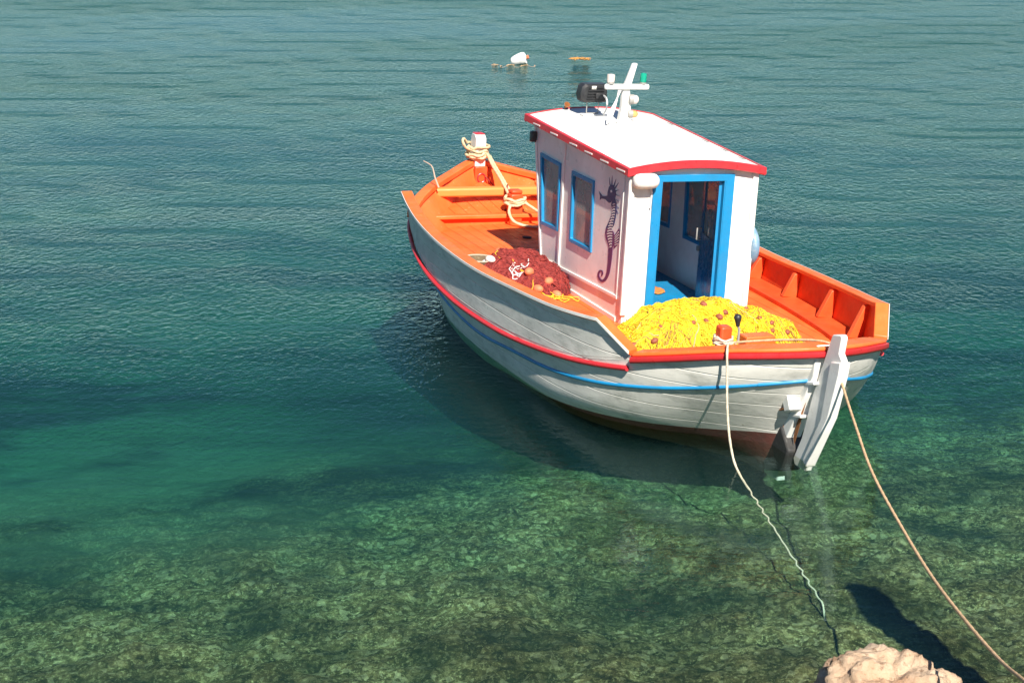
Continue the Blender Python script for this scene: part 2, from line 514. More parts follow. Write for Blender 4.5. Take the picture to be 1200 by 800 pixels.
bp = N.new('ShaderNodeBump'); bp.inputs['Distance'].default_value = .10; bp.inputs['Strength'].default_value = 1
L.new(blot, bp.inputs['Height']); L.new(bp.outputs[0], b.inputs['Normal'])
L.new(b.outputs[0], out.inputs[0])
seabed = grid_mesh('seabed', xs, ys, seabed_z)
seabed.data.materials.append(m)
seabed['kind'] = 'structure'; seabed['label'] = 'mottled olive and pale stony sea bed seen through the shallows'

m, N, L, out = new_mat('sea_water')
tcw = N.new('ShaderNodeTexCoord')
def wmap(sx_, sy_, rot):
    mp = N.new('ShaderNodeMapping'); mp.inputs['Scale'].default_value = (sx_, sy_, 1); mp.inputs['Rotation'].default_value = (0, 0, R(rot))
    L.new(tcw.outputs['Object'], mp.inputs[0]); return mp.outputs[0]
def madd(a, k, c_):
    x = N.new('ShaderNodeMath'); x.operation = 'MULTIPLY_ADD'
    L.new(a, x.inputs[0]); x.inputs[1].default_value = k
    if hasattr(c_, 'links'): L.new(c_, x.inputs[2])
    else: x.inputs[2].default_value = c_
    return x.outputs[0]
w1 = nz(N, L, wmap(1.2, .85, 8), 2.6, 3, .55, .3)       # chop
w2 = nz(N, L, wmap(1.3, .85, -14), 8.5, 3, .62, .3)   # hand-wide ripples
w3 = nz(N, L, wmap(1.3, .8, 5), 17, 2, .65)            # fine wrinkles
wn1 = nz(N, L, wmap(.28, 1.2, 2), 7.5, 3, .6, .2)       # long low ripples under the shore
gust = ramp(N, L, nz(N, L, wmap(.30, 1, 0), .20, 4, .6), [(.34, .45), (.66, 1.35)])
h = madd(w3, .020, -.039)
h = madd(w2, .046, h)
h = madd(w1, .012, h)
sy = N.new('ShaderNodeSeparateXYZ'); L.new(tcw.outputs['Object'], sy.inputs[0])
lee = N.new('ShaderNodeMapRange'); L.new(sy.outputs[1], lee.inputs[0])     # calmer under the shore
for i_, v_ in ((1, 14.0), (2, 21.0), (3, .07), (4, 1.0)): lee.inputs[i_].default_value = v_
g2 = N.new('ShaderNodeMath'); g2.operation = 'MULTIPLY'; L.new(gust, g2.inputs[0]); L.new(lee.outputs[0], g2.inputs[1])
hf = N.new('ShaderNodeMath'); hf.operation = 'MULTIPLY'; L.new(h, hf.inputs[0]); L.new(g2.outputs[0], hf.inputs[1])
off = N.new('ShaderNodeMapRange'); L.new(sy.outputs[1], off.inputs[0])     # rougher in the open
for i_, v_ in ((1, 22.0), (2, 42.0), (3, 1.0), (4, 1.5)): off.inputs[i_].default_value = v_
hf2 = N.new('ShaderNodeMath'); hf2.operation = 'MULTIPLY'; L.new(hf.outputs[0], hf2.inputs[0]); L.new(off.outputs[0], hf2.inputs[1]); hf = hf2
le2 = N.new('ShaderNodeMapRange'); L.new(sy.outputs[1], le2.inputs[0])
for i_, v_ in ((1, 13.0), (2, 22.0), (3, .0055), (4, .003)): le2.inputs[i_].default_value = v_
hn = N.new('ShaderNodeMath'); hn.operation = 'MULTIPLY'; L.new(wn1, hn.inputs[0]); L.new(le2.outputs[0], hn.inputs[1])
hm = N.new('ShaderNodeMath'); hm.operation = 'ADD'; L.new(hf.outputs[0], hm.inputs[0]); L.new(hn.outputs[0], hm.inputs[1])
bp = N.new('ShaderNodeBump'); bp.inputs['Strength'].default_value = 1; bp.inputs['Distance'].default_value = .8
L.new(hm.outputs[0], bp.inputs['Height'])
fr = N.new('ShaderNodeFresnel'); fr.inputs[0].default_value = 1.29; L.new(bp.outputs[0], fr.inputs['Normal'])
gl = N.new('ShaderNodeBsdfGlossy'); gl.inputs['Roughness'].default_value = .04; gl.inputs['Color'].default_value = (.60, .82, .86, 1); L.new(bp.outputs[0], gl.inputs['Normal'])
tr = N.new('ShaderNodeBsdfTransparent')
mz = N.new('ShaderNodeMixShader')
L.new(fr.outputs[0], mz.inputs[0]); L.new(tr.outputs[0], mz.inputs[1]); L.new(gl.outputs[0], mz.inputs[2])
L.new(mz.outputs[0], out.inputs[0])
va = N.new('ShaderNodeVolumeAbsorption'); va.inputs['Color'].default_value = (.05, .77, .70, 1); va.inputs['Density'].default_value = .56
vs = N.new('ShaderNodeVolumeScatter'); vs.inputs['Color'].default_value = (.22, .80, .80, 1); vs.inputs['Density'].default_value = .030
ad = N.new('ShaderNodeAddShader'); L.new(va.outputs[0], ad.inputs[0]); L.new(vs.outputs[0], ad.inputs[1]); L.new(ad.outputs[0], out.inputs['Volume'])
def water_z(X, Y):
    a = np.where((np.abs(X) < 45) & (Y < 95), 1.0, 0.0)
    return .35 * a * (.005 * np.sin(1.7 * Y + .5 * X + .6 * np.sin(.9 * X)) + .004 * np.sin(3.9 * Y - 1.1 * X + 1.6 * np.sin(.8 * X + .4 * Y)) + .003 * np.sin(7.3 * Y + 2.3 * X + 2 * np.sin(1.3 * X - .7 * Y)))
wx = np.concatenate([[-4000, -900, -250, -90], np.linspace(-45, 45, 420), [90, 250, 900, 4000]])
wy = np.concatenate([[-40, -8, 0], np.linspace(4, 30, 360), np.linspace(30.2, 95, 240), [150, 400, 1200, 5000]])
water = grid_mesh('water', wx, wy, water_z)
water.data.materials.append(m)
water.location.z = .05
water['kind'] = 'structure'; water['label'] = 'clear rippled green sea water'

# ================================================================ the boat
boat = empty('fishing_boat', 'small white fishing boat with orange deck and white cabin moored in clear green water', 'boat', matrix=BOAT)
NS = 90
SHEER = [(-2.72, 0, 1.045), (-2.6, .37, 1.015), (-2.32, .79, .95), (-1.95, 1.11, .84), (-1.6, 1.35, .74), (-1.2, 1.52, .645), (-.7, 1.63, .55), (.4, 1.75, .455),
         (1.2, 1.79, .43), (2.1, 1.80, .43), (3.1, 1.77, .50), (3.87, 1.69, .66), (4.58, 1.53, .84), (5.25, 1.13, .955), (6.0, .52, 1.04), (6.35, .2, 1.09), (6.5, 0, 1.12)]
BLUE = [(-2.60, 0, .74), (-2.5, .33, .70), (-2.27, .69, .62), (-1.96, .975, .53), (-1.7, 1.19, .47), (-1.19, 1.46, .38), (-.47, 1.61, .29), (.5, 1.69, .23), (1.4, 1.73, .18),
        (2.44, 1.72, .23), (3.04, 1.68, .31), (4, 1.45, .5), (5, .95, .64), (5.9, .35, .72), (6.25, 0, .76)]
WL = [(-2.25, 0, .12), (-2.06, .28, .10), (-1.79, .6, .06), (-1.46, 1.05, .04), (-1.0, 1.37, .01), (-.3, 1.55, -.05), (.8, 1.6, -.12), (1.5, 1.61, -.17),
      (2.67, 1.56, -.13), (3.6, 1.28, -.08), (4.6, .8, -.03), (5.5, .32, 0), (6.0, 0, 0)]
LOW = [(-2.15, 0, -.22), (-1.8, .2, -.24), (-1.3, .55, -.27), (-.5, .98, -.33), (.8, 1.15, -.38), (2.0, 1.10, -.38), (3.2, .8, -.36), (4.5, .38, -.34), (5.4, .1, -.33), (5.8, 0, -.33)]
KEEL = [(-2.15, 0, -.36), (-1.5, .04, -.40), (0, .05, -.48), (2, .05, -.5), (4, .05, -.48), (5.2, .03, -.44), (5.65, 0, -.42)]
lv = [level(l, NS) for l in (KEEL, LOW, WL, BLUE, SHEER)]
SUB = 5
rings = []          # per station list of points keel -> sheer
for i in range(NS):
    P = [l[i] for l in lv]
    Q = [P[0] * 2 - P[1]] + P + [P[-1] * 2 - P[-2]]
    col = []
    for k in range(1, len(Q) - 2):
        a, b_, c_, d = Q[k - 1:k + 3]
        for j in range(SUB):
            t = j / SUB
            p = .5 * ((2 * b_) + (c_ - a) * t + (2 * a - 5 * b_ + 4 * c_ - d) * t * t + (3 * b_ - a - 3 * c_ + d) * t ** 3)
            if i in (0, NS - 1): p.y = 0
            p.y = max(p.y, 0)
            col.append(p)
    col.append(P[-1])
    rings.append(col)
K = len(rings[0])
hull = MB()
def hull_side(sgn):
    vs = [(p.x, p.y * sgn, p.z) for col in rings for p in col]
    for i in range(NS - 1):
        for j in range(K - 1):
            q = (i * K + j, (i + 1) * K + j, (i + 1) * K + j + 1, i * K + j + 1)
            hull.f.append(tuple(x + base for x in q)); hull.mi.append(1 if j < 2 * SUB else 0)
    hull.v.extend(tuple(map(float, p)) for p in vs)
for sgn in (1, -1):
    base = len(hull.v); hull_side(sgn)
hull_ob = hull.build('hull', [M['hull_white'], M['antifoul']], boat, smooth=60)

sheer = lv[4]
def hull_half(x, z):
    """inside half-breadth of the hull at height z"""
    xs_, ys_ = [], []
    for col in rings:
        zz = [p.z for p in col[2 * SUB:]]
        if z <= zz[-1]:
            xs_.append(float(np.interp(z, zz, [p.x for p in col[2 * SUB:]]))); ys_.append(float(np.interp(z, zz, [p.y for p in col[2 * SUB:]])))
        else:
            xs_.append(col[-1].x); ys_.append(col[-1].y)
    o_ = np.argsort(xs_)
    return float(np.interp(x, np.array(xs_)[o_], np.array(ys_)[o_], left=0, right=0))
def sheer_at(x):
    X = [p.x for p in sheer]
    return float(np.interp(x, X, [p.y for p in sheer])), float(np.interp(x, X, [p.z for p in sheer]))
# bulwark cap line
CAP = [(-1.29, 1.56, 1.0), (-.9, 1.635, .967), (-.5, 1.70, .94), (.5, 1.785, .9), (1.3, 1.825, .872), (2.1, 1.835, .876), (2.8, 1.82, .90), (3.5, 1.775, .945), (4.1, 1.70, 1.0), (4.6, 1.615, 1.05)]
cap = crom(CAP, 60)
for sgn in (1, -1):
    bw = MB()
    top = [Vector((-1.60, 1.375, .765)), Vector((-1.44, 1.45, .88))] + cap
    o_t, o_b, i_t, i_b = [], [], [], []
    for p in top:
        b_, z_ = sheer_at(p.x)
        o_t.append(p - Vector((0, .012, 0))); o_b.append(Vector((p.x, b_ - .004, z_ - .03)))
        i_t.append(p - Vector((0, .06, 0))); i_b.append(Vector((p.x, b_ - .075, min(z_ - .05, .55))))
    n = len(top)
    fl = lambda l: [(p.x, p.y * sgn, p.z) for p in l]
    mid = [(a + b_) / 2 + Vector((0, -.012, 0)) for a, b_ in zip(o_t, o_b)]
    rows = [fl(o_b), fl(mid), fl(o_t), fl(i_t), fl(i_b)]
    vs = [p for r_ in rows for p in r_]
    for r_ in range(4):
        fs = [(r_ * n + i, r_ * n + i + 1, (r_ + 1) * n + i + 1, (r_ + 1) * n + i) for i in range(n - 1)]
        bw.f.extend([tuple(x + 0 for x in f) for f in fs]); bw.mi.extend([0 if r_ < 2 else 1] * len(fs))
    bw.v = [tuple(map(float, p)) for p in vs]
    for i in (0, n - 1):
        bw.f.append(tuple(r_ * n + i for r_ in range(5))); bw.mi.append(1)
    bw.build('bulwark', [M['hull_white'], M['orange_red']], boat, 50)
    # cap rail with its sloping end
    rail = MB()
    line = [Vector((-1.615, 1.365, .765)), Vector((-1.29, 1.56, 1.003))] + cap[1:]
    rail.sweep([(p.x, p.y * sgn, p.z) for p in line], [(-.02 * sgn * -1, 0), (.125 * sgn * -1 * -1 * -1, 0), (-.125 * sgn, .04), (.02 * sgn, .04)][:0] or
               [(.018 * sgn, 0), (.018 * sgn, .042), (-.115 * sgn, .046), (-.115 * sgn, 0)])
    rail.build('cap_rail', M['orange'], boat, 40, bevel=.008)
    edge = MB()
    edge.sweep([(p.x, p.y * sgn, p.z) for p in line], [(.020 * sgn, .012), (.020 * sgn, .040), (.026 * sgn, .040), (.026 * sgn, .012)])
    edge.build('rail_edge_strip', M['white'], boat, 40)

def arc_line(x0, x1, P, n):
    out = [p for p in level(P, 400) if x0 <= p.x <= x1]
    idx = np.linspace(0, len(out) - 1, n).astype(int)
    return [out[i] for i in idx]
# stern gunwale: once round the stern
port = arc_line(-2.8, -1.60, SHEER, 30)
loop = [mirror(p) for p in reversed(port)] + port[1:]
g = MB(); g.sweep(loop, [(.026, .006), (.022, .042), (-.15, .047), (-.15, .006)])
g.build('stern_gunwale', M['orange'], boat, 40, bevel=.012)
g = MB(); g.sweep(loop, [(-.01, -.058), (.040, -.054), (.054, -.03), (.052, .004), (.0, .008)])
g.build('rub_rail', M['red'], boat, 60, label='red rub rail round the stern')
# bow rail
port = arc_line(4.45, 6.6, SHEER, 30)
loop = list(port) + [mirror(p) for p in reversed(port[:-1])]
g = MB(); g.sweep(loop, [(.02, -.03), (.02, .04), (-.11, .045), (-.11, -.03)])
g.build('bow_rail', M['orange'], boat, 40, bevel=.01)
# inner lining of bow and stern: the inside of the planking, painted orange
for lo, hi in ((4.3, 7.0), (-3.0, -1.45)):
    g = MB()
    for sgn in (1, -1):
        sel = [col for col in rings if lo <= col[-1].x <= hi]
        vs = []; m_ = 7
        for col in sel:
            z1 = col[-1].z - .03
            zz = [p.z for p in col]
            for k in range(m_):
                z = z1 + (.42 - z1) * k / (m_ - 1)
                x = float(np.interp(z, zz, [p.x for p in col])); y = float(np.interp(z, zz, [p.y for p in col]))
                x = x - .045 if lo > 0 and y < .6 else (x + .045 if lo < 0 and y < .6 else x)
                vs.append((x, max(y - .045, 0) * sgn, z))
        g.add(vs, [(i * m_ + k, (i + 1) * m_ + k, (i + 1) * m_ + k + 1, i * m_ + k + 1) for i in range(len(sel) - 1) for k in range(m_ - 1)])
    bmw = g.build('inner_lining', M['orange'], boat, 60)
    _b = bmesh.new(); _b.from_mesh(bmw.data); bmesh.ops.remove_doubles(_b, verts=_b.verts, dist=.002); _b.to_mesh(bmw.data); _b.free()

# coloured rails along the topsides
RED = [(-1.575, 1.36, .625), (-1.2, 1.51, .565), (-.7, 1.63, .50), (.38, 1.745, .40), (1.14, 1.785, .37), (2.1, 1.80, .37), (3.1, 1.775, .44), (3.87, 1.70, .59), (4.6, 1.5, .75), (5.4, .99, .86), (6.0, .47, .94), (6.42, .04, 1.02)]
def offset_line(P, off, n=80):
    pts = crom(P, n); o = []
    for i, p in enumerate(pts):
        d = pts[min(i + 1, n - 1)] - pts[max(i - 1, 0)]
        o.append(p + Vector((-d.y, d.x, 0)).normalized() * off)
    return o
for sgn in (1, -1):
    g = MB(); g.tube([(p.x, p.y * sgn, p.z) for p in offset_line(RED, .004)], .027, 8)
    g.build('rub_rail', M['red'], boat, 60)
    g = MB(); g.tube([(p.x, p.y * sgn, p.z) for p in offset_line(BLUE[1:-1], .0)], .019, 8)
    g.build('stripe_moulding', M['blue'], boat, 60)
g = MB(); g.tube([p for p in level(BLUE, 200) if p.x < -2.42], .019, 8)
g.tube([mirror(p) for p in level(BLUE, 200) if p.x < -2.42], .019, 8)
g.build('stripe_moulding', M['blue'], boat, 60)

# decks
def deck(name, x0, x1, z, inset, mat, n=30, crown=.03, zend=None):
    g = MB(); vs = []
    for i in range(n):
        x = x0 + (x1 - x0) * i / (n - 1)
        zz = z if zend is None else z + (zend - z) * i / (n - 1); b_ = max(min(hull_half(x, zz) - .03, sheer_at(x)[0] - inset), .01)
        for k in range(9):
            t = -1 + k / 4
            vs.append((x, b_ * t, zz + crown * (1 - t * t)))
    g.add(vs, [(i * 9 + k, i * 9 + k + 1, (i + 1) * 9 + k + 1, (i + 1) * 9 + k) for i in range(n - 1) for k in range(8)])
    return g.build(name, mat, boat, 40)
deck('deck', -2.45, 4.93, .555, .06, M['orange_plank'])
deck('foredeck', 4.93, 6.42, .68, .07, M['orange_plank'], crown=.04, zend=.86)
g = MB(); g.box((4.93, 0, .60), (.05, 2.52, .18)); g.box((4.90, 0, .69), (.13, 2.60, .05))
g.build('deck_step', M['orange'], boat, bevel=.01)
g = MB(); b_ = .98
g.beam((5.42, b_, .905), (5.42, -b_, .905), .15, .115); g.box((5.46, -.58, 1.0), (.10, .2, .07))
g.build('bow_thwart', M['orange_wood'], boat, bevel=.025)
# covering boards inside the bulwarks
for sgn in (1, -1):
    line = [Vector((x, (sheer_at(x)[0] - .07) * sgn, .565)) for x in np.linspace(-1.55, 4.5, 40)]
    g = MB(); g.sweep(line, [(-.0 * sgn, 0), (0, .05), (-.30 * sgn, .05), (-.30 * sgn, 0)])
    g.build('covering_board', M['orange_red'], boat, bevel=.008)
# bulwark frames
for x in (-.98, -.18, .69, 1.55, 2.45, 3.35):
    for sgn in (1, -1):
        b_, z_ = sheer_at(x)
        ct = [p for p in cap if p.x >= x][0]
        g = MB()
        pr = [(ct.y - .065, ct.z - .012), (ct.y - .14, ct.z - .02), (b_ - .24, .62), (b_ - .07, .60)]
        g.slab(pr, [], lambda p, t: (x + t, p[0] * sgn, p[1]), -.03, .03)
        g.build('bulwark_frame', M['orange_red'], boat, bevel=.008)

# stem head and bow post
g = MB()
g.slab([(6.28, .80), (6.28, 1.46), (6.33, 1.50), (6.46, 1.50), (6.50, 1.46), (6.56, .9)], [], lambda p, t: (p[0], t, p[1]), -.072, .072)
g.build('stem_head', M['white'], boat, bevel=.015)
g = MB(); g.box((6.393, 0, 1.506), (.15, .13, .012)); g.build('stem_cap', M['red'], boat, bevel=.006)
g = MB(); g.box((6.25, 0, .93), (.07, .18, .30)); g.build('apron', M['orange_red'], boat, bevel=.01)
g = MB()
g.tube([(6.21 , .055 * math.cos(t), .93 + .06 * math.sin(t)) for t in np.linspace(0, 2 * math.pi, 20)[:-1]], .009, 6, closed=True)
g.build('mooring_ring', M['red'], boat)
# samson post
g = MB(); g.box((4.93, 0, .74), (.16, .17, .46)); g.box((4.93, 0, .995), (.145, .15, .05))
g.build('samson_post', M['orange_red'], boat, bevel=.018)
g = MB(); g.lathe([(.055, 0), (.06, .012), (.045, .018)], (4.05, .16, .583), seg=18)
g.build('deck_cap', M['tar_and_shade'], boat)

# ---------------------------------------------------------------- cabin
ZB = .575
XA, YW = .06, .70
FT, FB = 2.66, 2.22                     # raked front: top and bottom x
def wall_top(x):
    return 2.145 + .0505 * x
WIN = [[(2.42, 1.935), (1.82, 1.915), (1.80, 1.165), (2.29, 1.145)], [(1.50, 1.895), (.90, 1.895), (.865, 1.135), (1.455, 1.130)]]
def inset(poly, d):
    """shrink a quad towards its inside"""
    P = [Vector((p[0], p[1])) for p in poly]; n = len(P)
    area = sum(P[i].x * P[(i + 1) % n].y - P[(i + 1) % n].x * P[i].y for i in range(n))
    s_ = 1 if area > 0 else -1
    out = []
    for i in range(n):
        a, b_, c_ = P[i - 1], P[i], P[(i + 1) % n]
        d1, d2 = (b_ - a).normalized(), (c_ - b_).normalized()
        n1, n2 = Vector((-d1.y, d1.x)) * s_, Vector((-d2.y, d2.x)) * s_
        k = d / (1 + n1.dot(n2))
        q = b_ + (n1 + n2) * k
        out.append((q.x, q.y))
    return out
side = [(XA, ZB), (XA, wall_top(XA)), (FT, wall_top(FT)), (FB, ZB)]
for sgn in (1, -1):
    g = MB()
    g.slab(side, [inset(w, .03) for w in WIN], lambda p, t: (p[0], t * sgn, p[1]), YW - .022, YW)
    g.slab([(XA + .03, ZB), (XA + .03, wall_top(XA) - .01), (FT - .03, wall_top(FT) - .01), (FB - .03, ZB)], [inset(w, .03) for w in WIN], lambda p, t: (p[0], t * sgn, p[1]), YW - .04, YW - .0225, 1)
    g.build('cabin_side', [M['white'], M['interior']], boat, 30)
    g = MB()
    tk = lambda p, t: (p[0], t * sgn, p[1])
    xv = 1.735
    g.slab([(xv - .025, ZB + .03), (xv - .02, wall_top(xv) - .02), (xv + .03, wall_top(xv) - .02), (xv + .025, ZB + .03)], [], tk, YW, YW + .016)
    g.slab([(XA + .09, .815), (XA + .09, .85), (xv - .03, .80), (xv - .03, .765)], [], tk, YW, YW + .016)
    g.slab([(xv + .03, .765), (xv + .03, .80), (2.29, .785), (2.27, .75)], [], tk, YW, YW + .016)
    g.slab([(XA + .09, ZB), (XA + .09, ZB + .05), (2.22, ZB + .05), (2.2, ZB)], [], tk, YW, YW + .016)
    g.slab([(FB - .04, ZB), (FT - .04, wall_top(FT) - .02), (FT + .006, wall_top(FT) - .02), (FB + .006, ZB)], [], tk, YW, YW + .012)
    g.slab([(XA + .10, .85), (XA + .10, wall_top(XA) - .02), (XA + .125, wall_top(XA) - .02), (XA + .125, .85)], [], tk, YW, YW + .010)
    g.build('cabin_moulding', M['white'], boat, 30, bevel=.004)
    for w in WIN:
        g = MB(); g.slab(w, [inset(w, .042)], tk, YW - .05, YW + .018)
        f_ = g.build('window', M['blue'], boat, 30, bevel=.005)
        g = MB(); g.slab(inset(w, .045), [], tk, YW - .018, YW - .014)
        g.build('pane', M['glass'], f_, 0)
# aft wall with the doorway
DY0, DY1, DZ0, DZ1 = -.355, .365, .66, 2.045
aft = [(-YW, ZB), (-YW, 2.14), (-.35, 2.185), (0, 2.20), (.35, 2.185), (YW, 2.14), (YW, ZB)]
hole = [(DY0, DZ0), (DY0, DZ1), (DY1, DZ1), (DY1, DZ0)]
g = MB()
g.slab(aft, [hole], lambda p, t: (t, p[0], p[1]), XA - .03, XA)
g.box((XA - .042, YW - .005, 1.40), (.035, .06, 1.44)); g.box((XA - .042, -YW + .005, 1.40), (.035, .06, 1.44))
g.build('cabin_aft_wall', M['white'], boat, 30, bevel=.004)
g = MB()
g.slab([(-YW + .045, ZB), (-YW + .045, 2.13), (YW - .045, 2.13), (YW - .045, ZB)], [hole], lambda p, t: (t, p[0], p[1]), XA + .003, XA + .02)
g.build('cabin_aft_lining', [M['interior']], boat, 30)
g = MB()
front = [(-YW, ZB), (-YW, 2.27), (YW, 2.27), (YW, ZB)]
fwin = [[(-.60, 1.25), (-.60, 1.95), (-.06, 1.95), (-.06, 1.25)], [(.06, 1.25), (.06, 1.95), (.60, 1.95), (.60, 1.25)]]
def on_front(p, t):
    return (FB + (FT - FB) * (p[1] - ZB) / (wall_top(FT) - ZB) - .012 + t, p[0], p[1])
g.slab(front, fwin, on_front, -.03, 0)
g.build('cabin_front_wall', [M['interior']], boat, 30)
for w in fwin:
    g = MB(); g.slab(w, [inset(w, .04)], on_front, -.04, .02)
    f_ = g.build('window', M['blue'], boat, 30, bevel=.004)
    g = MB(); g.slab(inset(w, .03), [], on_front, -.012, -.008); g.build('pane', M['glass'], f_, 0)
g = MB()
g.slab([(-.455, .60), (-.455, 2.115), (.455, 2.115), (.455, .60)], [hole], lambda p, t: (t, p[0], p[1]), XA - .052, XA - .031)
g.slab([(DY0, DZ0), (DY0, DZ1), (DY0 + .012, DZ1), (DY0 + .012, DZ0)], [], lambda p, t: (t, p[0], p[1]), XA - .05, XA + .04)
g.slab([(DY1 - .012, DZ0), (DY1 - .012, DZ1), (DY1, DZ1), (DY1, DZ0)], [], lambda p, t: (t, p[0], p[1]), XA - .05, XA + .04)
g.build('door_frame', M['blue'], boat, 30, bevel=.004)
# floor inside, blue
g = MB(); g.box((1.15, 0, .60), (2.1, 1.31, .05)); g.box((.05, 0, .63), (.16, .70, .05))
g.build('cabin_floor', M['blue'], boat, bevel=.004)
# open door leaf, swung inwards against the starboard side
hinge = Vector((XA + .02, -.335, 0)); ang = R(-13)
dd = Vector((math.cos(ang), math.sin(ang), 0)); dn = Vector((-math.sin(ang), math.cos(ang), 0))
def on_door(p, t):
    q = hinge + dd * p[0] + dn * t; return (q.x, q.y, p[1])
g = MB(); dw = [(.10, 1.38), (.10, 1.94), (.52, 1.94), (.52, 1.38)]
g.slab([(.0, .67), (.0, 2.03), (.60, 2.03), (.60, .67)], [dw], on_door, -.02, .015)
door = g.build('door', M['blue_dark'], boat, 30, bevel=.004)
g = MB(); g.slab([(-.012, .67), (-.012, 2.03), (-.002, 2.03), (-.002, .67)], [], on_door, -.03, .017); g.build('door_edge', M['blue'], door)
g = MB(); g.slab(inset(dw, -.01), [], on_door, -.004, 0); g.build('pane', M['glass'], door, 0)
g = MB()
g.tube([on_door(p, t) for p, t in (((.56, 1.30), .015), ((.56, 1.30), .06), ((.56, 1.42), .06), ((.56, 1.42), .015))], .010, 8)
g.box(on_door((.575, 1.20), .03), (.035, .03, .05)); g.build('handle', M['steel'], door)

# roof: cambered slab with red edge
def roof_z(x, y):
    h_ = .755
    return 2.185 + .0505 * x + .075 * (1 - (y / h_) ** 2)
def roof_half(x):
    return .752 + .012 * x
X0, X1 = -.03, 2.70
nx_, ny_ = 14, 17
g = MB(); vs = []
for lay, dz in ((0, 0.0), (1, -.04)):
    for i in range(nx_):
        x = X0 + .012 + (X1 - X0 - .024) * i / (nx_ - 1)
        for k in range(ny_):
            y = (roof_half(x) - .012) * (-1 + 2 * k / (ny_ - 1))
            vs.append((x, y, roof_z(x, y) + dz))
fs = [(i * ny_ + k, i * ny_ + k + 1, (i + 1) * ny_ + k + 1, (i + 1) * ny_ + k) for i in range(nx_ - 1) for k in range(ny_ - 1)]
o_ = nx_ * ny_
fs += [tuple(q + o_ for q in reversed(f)) for f in fs]
per = [k for k in range(ny_)] + [i * ny_ + ny_ - 1 for i in range(1, nx_)] + [(nx_ - 1) * ny_ + k for k in reversed(range(ny_ - 1))] + [i * ny_ for i in reversed(range(1, nx_ - 1))]
fs += [(per[i], per[(i + 1) % len(per)], per[(i + 1) % len(per)] + o_, per[i] + o_) for i in range(len(per))]
g.add(vs, fs)
roof = g.build('cabin_roof', M['roof_white'], boat, 35)
g = MB()
def band(pts, nrm):
    vs = []
    for p in pts:
        p = Vector(p)
        vs += [p + Vector((0, 0, .012)), p + Vector(nrm) * .022 + Vector((0, 0, .006)), p + Vector(nrm) * .026 + Vector((0, 0, -.062)), p + Vector((0, 0, -.075)), p - Vector(nrm) * .012 + Vector((0, 0, .012))]
    n = len(pts)
    g.add(vs, [(i * 5 + j, i * 5 + (j + 1) % 5, (i + 1) * 5 + (j + 1) % 5, (i + 1) * 5 + j) for i in range(n - 1) for j in range(5)] + [tuple(range(5)), tuple((n - 1) * 5 + j for j in range(5))])
for sgn in (1, -1):
    band([(x, roof_half(x) * sgn, roof_z(x, roof_half(x))) for x in np.linspace(X0 - .02, X1 + .02, 12)], (0, sgn, 0))
for x, d in ((X0, -1), (X1, 1)):
    band([(x, y, roof_z(x, y)) for y in np.linspace(-roof_half(x) - .02, roof_half(x) + .02, 17)], (d, 0, 0))
g.build('roof_trim', M['red'], roof, 50)
for i, x in enumerate((.12, .52, .92, 1.32, 1.85, 2.35)):
    y = roof_half(x) + .0262
    g = MB(); g.box((x, y, roof_z(x, roof_half(x)) - .040), (.20, .006, .016)); g.build('drain_slot', M['white'], roof, bevel=.002)
for x in (.35, .75, 1.2, 2.1):
    y = -roof_half(x) + .07
    g = MB(); g.box((x, y, roof_z(x, y) + .002), (.17, .022, .006)); g.build('drain_slot', M['steel'], roof)
# white oval lamp under the roof corner
g = MB()
pr = [(.0, -.135), (.045, -.132), (.070, -.105), (.078, -.06), (.078, .06), (.070, .105), (.045, .132), (0.001, .135)]
g.lathe(pr, (XA - .115, .578, 2.07), axis=(0, 1, 0), seg=22)
lamp = g.build('oval_lamp', M['buoy_white'], boat, 50)
g = MB(); g.box((XA - .05, .578, 2.07), (.05, .2, .11)); g.build('lamp_base', M['steel'], lamp, bevel=.01)
g = MB(); g.tube([(XA - .045, .50, 2.02), (XA - .05, .47, 1.94), (XA - .045, .475, 1.78)], .011, 6); g.build('lamp_cable', M['wire'], lamp)
# little black side lamp near the front corner
g = MB(); g.box((2.60, .735, 2.085), (.075, .07, .12)); g.build('side_lamp', M['black'], boat, bevel=.012)

# mast with cross bar and lamps
mx_, my_ = 1.92, -.055
zr = roof_z(mx_, my_)
g = MB()
def tap(pts):
    vs = []
    for (x, y, z, a, b_) in pts:
        vs += [(x - a, y - b_, z), (x + a, y - b_, z), (x + a, y + b_, z), (x - a, y + b_, z)]
    n = len(pts)
    g.add(vs, [(i * 4 + j, i * 4 + (j + 1) % 4, (i + 1) * 4 + (j + 1) % 4, (i + 1) * 4 + j) for i in range(n - 1) for j in range(4)] + [(3, 2, 1, 0), tuple((n - 1) * 4 + j for j in range(4))])
tap([(mx_, my_, zr - .02, .05, .075), (mx_, my_ - .005, zr + .16, .04, .054), (mx_, my_ + .005, zr + .36, .034, .042), (mx_, my_ - .03, zr + .46, .03, .036), (mx_, my_ - .085, zr + .64, .025, .028)])
mast = g.build('mast', M['white'], boat, 40, bevel=.012)
g = MB(); g.beam((mx_ - .045, .225, zr + .388), (mx_ - .045, -.31, zr + .388), .05, .060); g.build('crossbar', M['white'], mast, bevel=.02)
def lamp_on(name, x, y, z, mat, r=.038, h=.085):
    g = MB(); g.lathe([(r * .6, 0), (r * .95, .006), (r * .95, .02), (r * .6, .022)], (x, y, z), seg=16)
    l_ = g.build(name, M['steel'], mast)
    g = MB(); g.lathe([(r * .85, .022), (r, .035), (r, h), (r * .9, h + .012), (.004, h + .018)], (x, y, z), seg=18); g.build('lamp_lens', mat, l_, 50)
lamp_on('navigation_lamp', mx_ - .045, .155, zr + .415, M['lens_clear'], .044, .095)
lamp_on('navigation_lamp', mx_ - .045, -.235, zr + .415, M['lens_green'], .036, .11)
